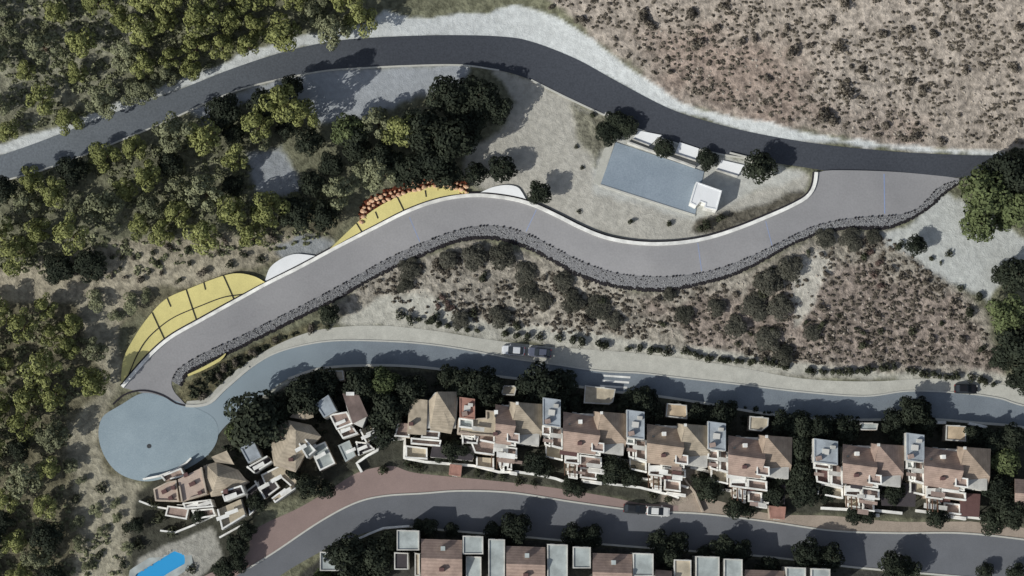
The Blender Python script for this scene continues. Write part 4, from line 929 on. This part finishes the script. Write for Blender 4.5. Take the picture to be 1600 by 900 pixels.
# first, paler house
h1 = House(670,650, 'pale beige hipped house at the left end of the main row')
h1.block('wall', [(640,624),(669,626),(680,613),(716,616),(712,668),(640,670)], 4.6, 'white')
h1.roof([(640,622,4.9),(668,625,5.6),(666,680,4.6),(636,678,4.4)], [(0,1,2,3)], 'beigetile')
h1.roof([(683,612,EV+3),(670,626,EV),(714,612,EV),(711,656,EV),(705,678,EV-1),(672,672,EV-1)], [(0,1,5),(0,2,1),(0,2,3),(0,3,4,5)], 'beigetile')
h1.box('chimney', 642,662, 4.4, .8, .6, 1.6, 'brownroof')
h1.block('terrace', [(660,672),(688,674),(686,686),(658,684)], 3.6, 'white', top='floor', parapet=.8)
h1.block('terrace', [(642,684),(690,688),(688,698),(642,694)], 2.6, 'cream', top='floor', parapet=.8)
h1.block('terrace', [(634,696),(668,700),(668,718),(634,716)], 1.2, 'white', top='sandroof', parapet=.8)
h1.block('side_wing', [(622,660),(640,662),(640,684),(616,682)], 2.8, 'cream', top='floor', parapet=.7)
h1.block('canopy', [(676,693),(744,698),(738,720),(672,714)], 2.4, 'white', z0=-.5, top='darkroof', parapet=.06, pm='darkroof')
h1.windows((642,670),(664,671), 4.6, 1.4, 2)
# garages by the lower street
GAR = [([(914,602),(962,608),(958,628),(952,632),(912,630)], 'sandroof', 'yellowish sand garage roof just below the zebra crossing'),
 ([(1042,630),(1073,633),(1074,655),(1040,651)], 'orangesand', 'square orange-beige garage roof behind the fourth tower roof'),
 ([(1171,650),(1201,653),(1200,666),(1190,674),(1170,672)], 'sandroof', 'notched pale garage roof above the fifth hipped house'),
 ([(1478,664),(1509,666),(1509,690),(1477,688)], 'orangesand', 'square sand-orange garage roof near the right edge of the photo'),
 ([(786,602),(808,604),(804,618),(783,617)], 'sandroof', 'small pale garage roof by the tree shadow above the orange tower roof'),
 ([(504,580),(536,579),(538,594),(504,596)], 'sandroof', 'pale garage roof beside the lower street above the tilted roofs'),
 ([(1343,660),(1372,662),(1370,672),(1344,672)], 'paleroof', 'pale ring-edged garage roof right of the widest tower roof')]

for k, (poly, mt, lb) in enumerate(GAR):
    c = (sum(p[0] for p in poly)/len(poly), sum(p[1] for p in poly)/len(poly))
    q = House(c[0], c[1], lb, 'garage', 'garage', 'garages along the lower street')
    gz = 1.3 if k == 0 else 2.7
    q.block('wall', poly, gz, 'cream', z0=-2.5, top=mt, parapet=.22, pm='white', pt=.2)
    q.box('railing', *[(poly[0][i]+poly[1][i])/2 for i in (0,1)], gz, 1.6, .12, .5, 'frame')
# tilted houses on the left
d3 = House(540,665, 'tilted house with a brown roof and a bluish white tower roof', group='tilted houses near the turning circle')
d3.block('wall', [(536,616),(556,612),(574,648),(566,668),(548,660)], 5.0, 'white')
d3.roof([(535,615,5.2),(558,611,5.6),(575,650,5.6),(551,662,5.2)], [(0,1,2,3)], 'browntile'); d3.box('chimney', 547,615, 5.2, 1.5, .6, .9, 'whitewall')
d3.block('tower', [(492,631),(513,617),(526,642),(506,653)], 6.2, 'white', top='greyroof', parapet=.2, pm='greyroof')
d3.block('side_wing', [(514,648),(542,643),(552,662),(526,672)], 4.4, 'cream', top='floor', parapet=.3)
d3.block('terrace', [(528,673),(550,664),(560,678),(536,686)], 3.0, 'white', top='floor', parapet=.9)
d3.block('terrace', [(562,672),(582,662),(590,684),(572,692)], 2.4, 'cream', top='sandroof', parapet=.9)
d3.block('terrace', [(528,696),(546,688),(556,712),(540,722)], 1.8, 'cream', top='paleroof', parapet=.2, pm='paleroof')
d3.block('terrace', [(556,690),(576,692),(586,702),(560,712)], .9, 'white', top='darkroof', parapet=.8)
for q_ in ((540,672,4.3),(572,682,3.9),(548,704,2.4),(566,700,2.3),(532,660,4.7),(580,676,3.8)): d3.box('sunshade', q_[0], q_[1], q_[2], 1.9, .6, .08, 'whitewall', .4)
d3.windows((528,673),(560,660), 4.4, 1.4, 3); d3.windows((492,631),(506,653), 6.2, 3, 2)
d2 = House(450,700, 'fan-shaped beige roof house with a small blue-grey tower roof', group='tilted houses near the turning circle')
d2.block('wall', [(452,662),(484,668),(498,682),(476,704),(460,736),(430,724),(424,690)], 4.4, 'cream')
d2.roof([(462,672,7.0),(448,656,5.2),(486,664,5.0),(502,682,4.8),(480,704,4.6),(462,738,4.2),(428,728,4.2),(422,690,4.6),(432,668,5.0)], [(0,1,2),(0,2,3),(0,3,4),(0,4,5),(0,5,6),(0,6,7),(0,7,8),(0,8,1)], 'beigetile')
d2.roof([(472,634,5.6),(486,632,5.0),(490,652,5.0),(476,656,4.6),(452,652,4.4)], [(0,1,2,3),(0,3,4)], 'beigetile', name='small_roof')
d2.block('tower', [(375,700),(396,688),(408,714),(388,724)], 5.8, 'white', top='greyroof', parapet=.2, pm='greyroof')
d2.box('chimney', 436,680, 4.6, .8, .6, 2.0, 'brownroof'); d2.box('chimney', 454,718, 4.2, .8, .6, 1.8, 'brownroof')
d2.block('terrace', [(466,692),(478,686),(494,704),(480,716)], 5.0, 'white', top='paleroof', parapet=.8)
d2.block('terrace', [(484,700),(508,690),(524,724),(500,736)], 2.2, 'cream', top='paleroof', parapet=.4)
d2.block('terrace', [(408,742),(440,726),(470,758),(430,786),(426,780),(456,758),(440,744),(414,756)], 1.6, 'white', top='sandroof', parapet=.5)
d2.block('terrace', [(398,752),(424,742),(438,762),(414,780)], .6, 'cream', top='darkroof', parapet=.9)
d2.block('terrace', [(386,730),(418,712),(426,722),(398,740)], 3.2, 'white', top='darkroof', parapet=.9)
for q_ in ((486,700,4.0),(500,712,3.4),(432,748,3.4),(446,768,3.0),(404,728,4.6),(470,700,6.0),(412,760,2.2)): d2.box('sunshade', q_[0], q_[1], q_[2], 2.2, .7, .08, 'whitewall', .5)
d2.windows((430,724),(460,736), 4.4, 1.2, 3)
d1 = House(310,760, 'wide beige pink house directly below the turning circle', group='tilted houses near the turning circle')
d1.block('wall', [(318,728),(338,723),(352,727),(386,752),(362,770),(330,776)], 4.0, 'cream')
d1.roof([(340,744,6.2),(322,726,4.4),(338,722,4.4),(372,734,4.4),(386,752,4.2),(362,770,4.1),(330,776,4.1),(318,748,4.3)], [(0,1,2),(0,2,3),(0,3,4),(0,4,5),(0,5,6),(0,6,7),(0,7,1)], 'beigetile')
d1.block('terrace', [(240,764),(262,753),(276,750),(280,784),(243,783)], 4.5, 'cream', top='palefloor', parapet=.35, pm='cream')
d1.block('terrace', [(278,749),(316,730),(324,772),(284,784)], 4.8, 'cream', top='palefloor', parapet=.5, pm='cream')
d1.block('terrace', [(252,744),(284,731),(290,744),(258,752)], 2.6, 'cream', top='floor', parapet=.8)
d1.block('terrace', [(286,786),(330,780),(334,792),(290,796)], 2.9, 'white', top='sandroof', parapet=.8); d1.block('terrace', [(300,797),(334,794),(338,806),(306,812)], 1.3, 'white', top='floor', parapet=.8)
for q_ in ((256,768,4.6,.9),(300,756,4.9,1.1),(266,778,4.6,.7),(290,742,4.9,.8),(312,770,4.9,.7)): d1.box('planter', q_[0], q_[1], q_[2], q_[3], .7, .6, 'brownroof', .4)
for q_ in ((300,790,3.4),(318,788,3.5),(360,775,5.2),(348,808,3.0),(362,800,3.1)): d1.box('sunshade', q_[0], q_[1], q_[2], 2.4, .7, .08, 'whitewall', .35)
d1.roof([(354,704,5.2),(366,726,4.8),(336,722,4.6),(330,714,4.4)], [(0,1,2,3)], 'beigetile', name='small_roof')
d1.block('terrace', [(346,768),(378,758),(384,772),(352,784)], 4.4, 'white', top='darkroof', parapet=.9); d1.block('terrace', [(340,796),(376,780),(384,806),(348,828)], 2.0, 'white', top='sandroof', parapet=.9)
d1.block('terrace', [(262,790),(296,794),(292,812),(258,806)], 1.2, 'cream', top='floor', parapet=.3); d1.block('terrace', [(384,768),(404,752),(412,784),(390,806)], .8, 'cream', top='darkroof', parapet=.2)
d1.box('chimney', 352,768, 4.2, .8, .8, 1.7, 'brownroof'); d1.box('chimney', 270,762, 4.2, .7, .7, 1.4, 'brownroof'); d1.windows((270,788),(336,790), 4.0, 1.0, 4)
# bottom row
def low(cx_, cy_, label, flats, gables):
    h = House(cx_, cy_, label, group='houses of the bottom row')
    for (a, b_, c, d, rz, mt) in flats: h.block('wing', [(a,b_),(c,b_+1),(c,d),(a,d)], rz, 'white', top=mt, parapet=.25, pm='white', pt=.2); h.windows((c,b_+1),(a,b_), rz, rz-2.2, 2, .9, 1.1)
    for (a, b_, c, r1, d) in gables:
        h.block('wall', [(a+2,b_+3),(c-2,b_+5),(c-2,d-3),(a+2,d-3)], 5.0, 'white')
        h.roof([(a,b_,5.1),(c,b_+2,5.1),(c,r1+2,7.0),(a,r1,7.0),(c,d+2,5.0),(a,d,5.0)], [(0,1,2,3),(3,2,4,5)], 'pinktile')
        h.box('chimney', (a+c)/2+2, b_+15, 5.4, .8, .8, 1.4, 'paleroof'); h.box('chimney', (a+c)/2, r1+18, 5.6, .9, .7, 1.6, 'brownroof')
        h.windows((c-2,b_+5),(a+2,b_+3), 5.0, 2.4, 3, .9, 1.0)
    h.block('terrace', [(gables[0][0], gables[0][4]+3), (gables[0][2], gables[0][4]+5), (gables[0][2], gables[0][4]+26), (gables[0][0], gables[0][4]+24)], 2.4, 'cream', top='floor', parapet=.8)
    return h
low(690,875,'bottom row house with a pale flat roof left and gable in the middle', [(620,828,655,860,5.6,'paleroof'),(616,863,638,890,4.4,'darkroof'),(648,864,656,900,4.6,'sandroof')], [(658,842,722,872,912)])
low(810,880,'bottom row house flanked by two narrow pale roofs and one wide brown gable', [(723,837,755,866,6.0,'paleroof'),(728,869,752,905,4.6,'paleroof'),(763,842,789,925,5.8,'paleroof')], [(791,853,852,881,920)])
low(940,890,'bottom row house with twin pale roofs and a dark gable to their right', [(855,850,887,925,5.8,'paleroof'),(895,854,923,888,5.8,'paleroof')], [(926,864,988,894,930)])
low(1040,895,'bottom row house with one bright pale tower roof before the dark gap', [(989,864,1021,900,6.2,'paleroof')], [(1024,890,1050,905,940)])
low(1110,900,'bottom row house with three tall pale flat roofs side by side', [(1053,874,1080,925,5.4,'sandroof'),(1087,869,1124,925,5.8,'paleroof'),(1131,873,1160,925,6.0,'paleroof')], [(1164,890,1226,915,950)])
low(1320,905,'bottom row house with two small pale roofs at the bottom right', [(1228,886,1259,930,5.8,'paleroof'),(1267,888,1297,930,6.0,'paleroof')], [(1204,897,1226,918,950)])
low(420,905,'pale grey roof corner of a house at the bottom left of the bottom row', [(500,862,538,892,4.6,'paleroof')], [(470,905,530,930,960)])
# end house at the right edge
q = House(1592,770,'pink house corner at the right edge of the photo')
q.block('wall', [(1588,750),(1650,755),(1650,800),(1588,790)], 4.5, 'cream'); q.roof([(1586,748,4.7),(1652,752,4.7),(1652,775,6.4),(1586,770,6.4),(1652,800,4.7),(1586,794,4.7)], [(0,1,2,3),(3,2,4,5)], 'pinktile'); q.windows((1588,790),(1650,800),4.5,1.2,3)

# ------------------------------------------------------------ garden walls
def gwall(pts, label, w=.32, hgt=1.1, mt='whitewall', group='white garden walls'):
    o = along(pts, w, 0, hgt, base=.8, smoothpts=False).build('garden_wall', mt); return tag(o, label, 'wall', group)
gwall([(225,749),(250,744),(272,736),(292,724),(300,716)], 'white wall hugging the lower rim of the turning circle')
gwall([(219,783),(240,791),(268,796)], 'white wall left of the beige pink house')
gwall([(252,829),(275,832),(300,822),(335,806)], 'white wall between the pool terrace and the beige pink house')
gwall([(344,840),(362,830),(382,819)], 'short white wall at the pink pavement below the beige pink house')
gwall([(566,738),(558,724),(575,712),(590,704),(594,690),(584,672)], 'angular white wall below the tilted brown roof', .45)
gwall([(602,687),(633,686),(632,716),(664,722),(740,728),(780,738),(806,738)], 'stepped white wall at the left end of the main row', .45)
gwall([(804,737),(840,742),(868,748),(896,758)], 'curving white wall below the second hipped house', .45)
gwall([(908,750),(950,756),(1000,762),(1040,772)], 'white wall below the third hipped house', .4)
gwall([(1003,748),(1040,752),(1075,762)], 'upper white wall between the third and fourth hipped houses', .4)
gwall([(1040,771),(1060,778)], 'very short white wall above the white parked car')
gwall([(930,703),(950,712),(985,722),(1010,730)], 'white wall crossing behind the dark patio trees of the third house', .5)
gwall([(1078,730),(1110,738),(1150,748)], 'white wall crossing behind the dark patio trees of the fourth house', .5)
gwall([(1128,765),(1160,770),(1200,786)], 'white wall below the fifth hipped house', .5)
gwall([(1240,735),(1268,737)], 'white wall fragment in the dark gap of the house row', .5)
gwall([(1282,794),(1320,796),(1370,798),(1408,802)], 'white wall below the house with the widest tower roof', .5)
gwall([(1430,798),(1480,804),(1530,810)], 'white wall below the last hipped house', .5)
gwall([(1556,752),(1572,758),(1584,765)], 'white wall near the right edge of the photo', .5)
gwall([(1405,660),(1450,655),(1455,663)], 'low white wall left of the last square garage', .4) if False else None
gwall([(1451,660),(1476,661)], 'low white wall left of the last square garage', .5)
gwall([(1512,662),(1540,668)], 'low white wall right of the last square garage', .5)
gwall([(640,822),(600,825),(580,833),(560,842)], 'pale wall at the corner of the middle street', .4)
gwall([(600,643),(625,646)], 'white wall in the dark garden left of the main row', .5)
gwall([(1098,800),(1085,770),(1066,745)], 'pale wall beside the bare garden right of the white car', .35, .8, 'cream')
# pink sheds at the pavement
for poly, lb in (([(1201,790),(1228,792),(1226,812),(1203,810)], 'small red pink shed roof on the pavement below the fifth house'), ([(703,725),(722,727),(720,745),(701,742)], 'small pink shed roof among the garden walls near the pink pavement')):
    c = (sum(p[0] for p in poly)/4, sum(p[1] for p in poly)/4); q = House(*c, lb, 'shed', 'shed', 'pink sheds'); q.block('wall', poly, 1.9, 'cream', z0=-.8, top='orangetile', parapet=.08, pm='orangetile'); q.windows(poly[3], poly[2], 1.9, .0, 1, .9, 1.7, 'door')
for poly, lb, mt in (([(1500,770),(1532,772),(1530,808),(1500,806)], 'dark red brown carport roof at the right end of the row', 'brownroof'), ([(1196,752),(1228,756),(1226,788),(1198,784)], 'very dark carport roof right of the fifth house', 'darkroof'), ([(1375,752),(1432,756),(1430,792),(1378,790)], 'dark purple grey carport roof between the last two hipped houses', 'darkroof')):
    c = (sum(p[0] for p in poly)/4, sum(p[1] for p in poly)/4); q = House(*c, lb, 'carport', 'carport', 'dark carports'); q.block('roof', poly, 2.5, mt, z0=2.2)
    for p in poly:
        p = (c[0]+(p[0]-c[0])*.85, c[1]+(p[1]-c[1])*.85); q.box('post', p[0], p[1], -.2, .18, .18, 2.45, 'white')

# ------------------------------------------------------------ pool, court, hut, pads
pool = empty('swimming_pool', g(252,882), 'bright blue swimming pool with a pale rim at the bottom left', 'pool'); zp = pool.location.z
pp = [(213,897),(272,861),(288,867),(290,880),(262,896),(226,921),(206,912)]
mb = MB(pool.location); xy = [Pz(a,b_,zp+.12) for a,b_ in [(200,905),(203,890),(268,850),(298,858),(302,884),(268,906),(234,934),(206,926)]]
inn = [Pz(a,b_,zp+.12) for a,b_ in pp]
# rim as a ring between outer (8) and resampled inner (8)
def rs(pl, n):
    a = np.array(pl+[pl[0]], float); return resample(a, n+1)[:-1]
o8 = rs(xy, 40); i8 = rs(inn, 40)
k0 = int(np.argmin(np.linalg.norm(i8-o8[0], axis=1))); i8 = np.roll(i8, -k0, axis=0)
vs = [(p[0],p[1],zp+.15) for p in o8]+[(p[0],p[1],zp+.15) for p in i8]+[(p[0],p[1],zp-.5) for p in o8]+[(p[0],p[1],zp-1.5) for p in i8]
fs = []
for i in range(40):
    j = (i+1)%40; fs += [(i,j,40+j,40+i), (80+j,80+i,i,j)[::-1], (40+i,40+j,120+j,120+i)]
mb.add(vs, [f[::-1] for f in fs]); mb.build('pool_rim', 'paleroof', pool)
mb = MB(pool.location); mb.prism([tuple(p) for p in i8], zp-1.5, zp-.12); mb.build('water', 'water', pool)
court = empty('sports_court', g(1010,275), 'blue grey sports court with pale border in the clearing beside the north road', 'court')
def quad_sheet(corners, dz, n=16, th=.1, org=(0,0,0)):
    u = np.linspace(0,1,n+1); a,b_,c,d = [np.array(p,float) for p in corners]
    Pg = (a[None,None]*(1-u)[:,None,None]+b_[None,None]*u[:,None,None])*(1-u)[None,:,None]+(d[None,None]*(1-u)[:,None,None]+c[None,None]*u[:,None,None])*u[None,:,None]
    x,y,z = G(Pg[...,0], Pg[...,1], dz); vs = list(zip(x.ravel(),y.ravel(),z.ravel())); n1 = n+1
    fs = [(i*n1+j, i*n1+j+1, (i+1)*n1+j+1, (i+1)*n1+j) for i in range(n) for j in range(n)]; mb = MB(org); mb.shell(vs, upward(vs,fs), th); return mb
CQ = [(962,222),(1100,268),(1086,336),(938,289)]
quad_sheet(CQ, .14, org=court.location).build('court_surface', 'court', court)
def cpart(pts, w, hgt, name, mt, parent=court, dz=.14):
    m_ = along(pts, w, dz, hgt, smoothpts=False); m_.v = [tuple(Vector(v)-parent.location) for v in m_.v]; return m_.build(name, mt, parent)
cpart([(937,289),(1086,337)], .35, .12, 'border_kerb', 'kerb'); cpart([(980,223),(1086,262)], .3, .9, 'border_wall', 'white')
quad_sheet([(944,232),(962,220),(938,290),(928,286)], .1, 8, org=court.location).build('side_strip', 'verge', court)
hut = House(1105,306,'small white flat-roofed hut at the corner of the blue court','hut','hut',None)
hut.block('wall', [(1088,284),(1128,298),(1120,328),(1100,324),(1102,318),(1094,315),(1088,322),(1078,317)], 3.0, 'whitewall', z0=-.4, top='pad', parapet=.15, pm='pad', pt=.2)
hut.windows((1120,328),(1100,324),3.0,.2,1,1.0,2.0,'door'); hut.windows((1128,298),(1120,328),3.0,1.2,2,.9,.9)
for poly, lb in (([(998,204),(1034,211),(1014,228),(988,218)], 'left white picnic slab between the trees above the court'), ([(1062,222),(1092,232),(1088,252),(1054,241)], 'middle white slab between the trees above the court'), ([(1128,250),(1163,258),(1152,276),(1118,266)], 'right white slab between the trees beyond the white hut')):
    c = g(sum(p[0] for p in poly)/4, sum(p[1] for p in poly)/4); e_ = empty('slab', c, lb, 'slab', 'white slabs above the court')
    quad_sheet(poly, .3, 4, .35, e_.location).build('slab_top', 'pad', e_)
    m_ = along([poly[3], poly[2]], .2, .2, .5, smoothpts=False); m_.v = [tuple(Vector(v)-e_.location) for v in m_.v]; m_.build('bench', 'white', e_)
tag(along([(945,178),(962,186)], .5, .05, .5, smoothpts=False).build('concrete_block','whitewall'), 'white concrete block on the south kerb of the north road', 'block')
tag(along([(1140,239),(1172,247)], .25, .05, .4, smoothpts=False).build('road_barrier','kerb'), 'thin pale barrier between the north road and the right slab', 'barrier')
for p, lb in (((233,697),'round dark manhole cover in the middle of the turning circle'),((1000,597),None)):
    if lb:
        v = g(*p, .1); mb = MB(v); mb.tube(v, v+Vector((0,0,.03)), .42, .42, 20); o = mb.build('manhole_cover','iron'); o.location = v; tag(o, lb, 'manhole')
# painted thin blue line across the mouth of the grey road
o = along([(1381,272),(1382,334)], .16, .0, .006, base=-.0, lift=lambda a: lift(a)+.004).build('painted_line', 'blue_paint'); o['kind'] = 'structure'

for pts_ in ([(640,340),(656,378)], [(1196,346),(1206,384)], [(838,328),(822,362)], [(1090,380),(1096,424)]):
    o = along(pts_, .11, .0, .006, base=-.0, lift=lambda a: lift(a)+.004).build('painted_line', 'blue_paint'); o['kind'] = 'structure'

# ------------------------------------------------------------ cars
def car(px, py, ang, col, label, L=4.3, Wd=1.75, up=.06):
    v = g(px, py, up); root = empty('parked_car', v, label, 'car', 'parked cars', ang)
    cm = mat('car_paint_'+str(px), col, .03, 1, 0, .3, 3, .5)
    def loft(secs, name, mt, parent=root, smooth=True):
        vs = []; k = len(secs[0][1])
        for x, ring in secs: vs += [(x, y, z) for y, z in ring]
        fs = [(i*k+j, i*k+(j+1)%k, (i+1)*k+(j+1)%k, (i+1)*k+j) for i in range(len(secs)-1) for j in range(k)]
        fs += [tuple(range(k-1,-1,-1)), tuple(range((len(secs)-1)*k, len(secs)*k))]
        mb = MB(); mb.add(vs, [f[::-1] for f in fs]); o = mb.build(name, mt, parent); 
        b_ = o.modifiers.new('bevel','BEVEL'); b_.width = .04; b_.segments = 2; return o
    def sec(w, z0, z1): w /= 2; return [(-w,z0),(w,z0),(w*1.02,(z0+z1)/2),(w*.9,z1),(-w*.9,z1),(-w*1.02,(z0+z1)/2)]
    loft([(-L/2, sec(Wd*.82,.35,.72)),(-L*.46, sec(Wd*.95,.25,.88)),(-L*.3, sec(Wd,.22,.93)),(0, sec(Wd,.22,.93)),(L*.22, sec(Wd,.22,.9)),(L*.42, sec(Wd*.94,.25,.76)),(L/2, sec(Wd*.8,.35,.6))], 'body', cm)
    def sec2(w, z0, z1): w /= 2; return [(-w,z0),(w,z0),(w*.84,z1),(-w*.84,z1)]
    loft([(-L*.44, sec2(Wd*.84,.88,.93)),(-L*.32, sec2(Wd*.86,.88,1.36)),(L*.04, sec2(Wd*.86,.88,1.38)),(L*.22, sec2(Wd*.86,.86,.92))], 'windows', 'glass')
    loft([(-L*.30, sec2(Wd*.72,1.34,1.42)),(L*.01, sec2(Wd*.72,1.36,1.44))], 'roof', cm)
    for sx in (-.3,.3):
        for sy in (-1,1):
            mb = MB(); c = Vector((L*sx, sy*(Wd/2-.12), .32)); mb.tube(c-Vector((0,.11,0)), c+Vector((0,.11,0)), .32, .32, 16); w = mb.build('wheel','tyre',root)
            mb = MB(); c2 = c+Vector((0,sy*.115,0)); mb.tube(c2-Vector((0,.01,0)), c2+Vector((0,.01,0)), .2, .2, 12); mb.build('rim','rim',w)
    for sy in (-1,1):
        mb = MB(); mb.box((L*.475, sy*Wd*.33, .58), .1, .3, .14); mb.build('headlight','lamp',root); mb = MB(); mb.box((-L*.49, sy*Wd*.33, .68), .1, .28, .14); mb.build('tail_light','redlamp',root)
        mb = MB(); mb.box((L*.14, sy*(Wd/2+.1), .9), .14, .2, .12); mb.build('wing_mirror', cm, root)
    return root
car(802,548, math.pi+R(-4), (.62,.64,.66), 'silver car with dark windows, left of the two parked together')
car(843,551, math.pi+R(-5), (.10,.11,.15), 'dark blue grey car, right of the two parked together', up=.05)
car(1508,608, R(-2), (.012,.012,.014), 'black car parked alone on the pale bank near the right edge', up=.05)
car(1028,799, R(-4), (.7,.7,.68), 'white car parked at the kerb of the middle street')
car(992,795, R(-4), (.02,.022,.025), 'dark car parked left of the white one on the middle street')

# ------------------------------------------------------------ light
SA = R(214); EL = R(31.5)   # towards the sun: direction angle from +x, counter-clockwise
sd = Vector((math.cos(SA)*math.cos(EL), math.sin(SA)*math.cos(EL), math.sin(EL)))
sun = bpy.data.objects.new('sun', bpy.data.lights.new('sun','SUN')); COL.objects.link(sun); sun.data.energy = 4.05; sun.data.angle = R(.6); sun.data.color = (1,.985,.925)
sun.rotation_euler = (-sd).to_track_quat('-Z','Y').to_euler(); sun.location = (0,0,120)
wd = bpy.data.worlds.new('World'); S.world = wd; wd.use_nodes = True; nt = wd.node_tree
sk = nt.nodes.new('ShaderNodeTexSky'); sk.sky_type = 'NISHITA'; sk.sun_disc = False; sk.sun_elevation = EL; sk.sun_rotation = math.atan2(sd.x, sd.y)
hs_ = nt.nodes.new('ShaderNodeHueSaturation'); hs_.inputs['Saturation'].default_value = .6; nt.links.new(sk.outputs[0], hs_.inputs['Color']); nt.links.new(hs_.outputs[0], nt.nodes['Background'].inputs[0]); nt.nodes['Background'].inputs[1].default_value = .11
S.view_settings.view_transform = 'Standard'; S.view_settings.look = 'None'; S.view_settings.exposure = -.16; S.view_settings.gamma = 1
S.render.engine = 'CYCLES'
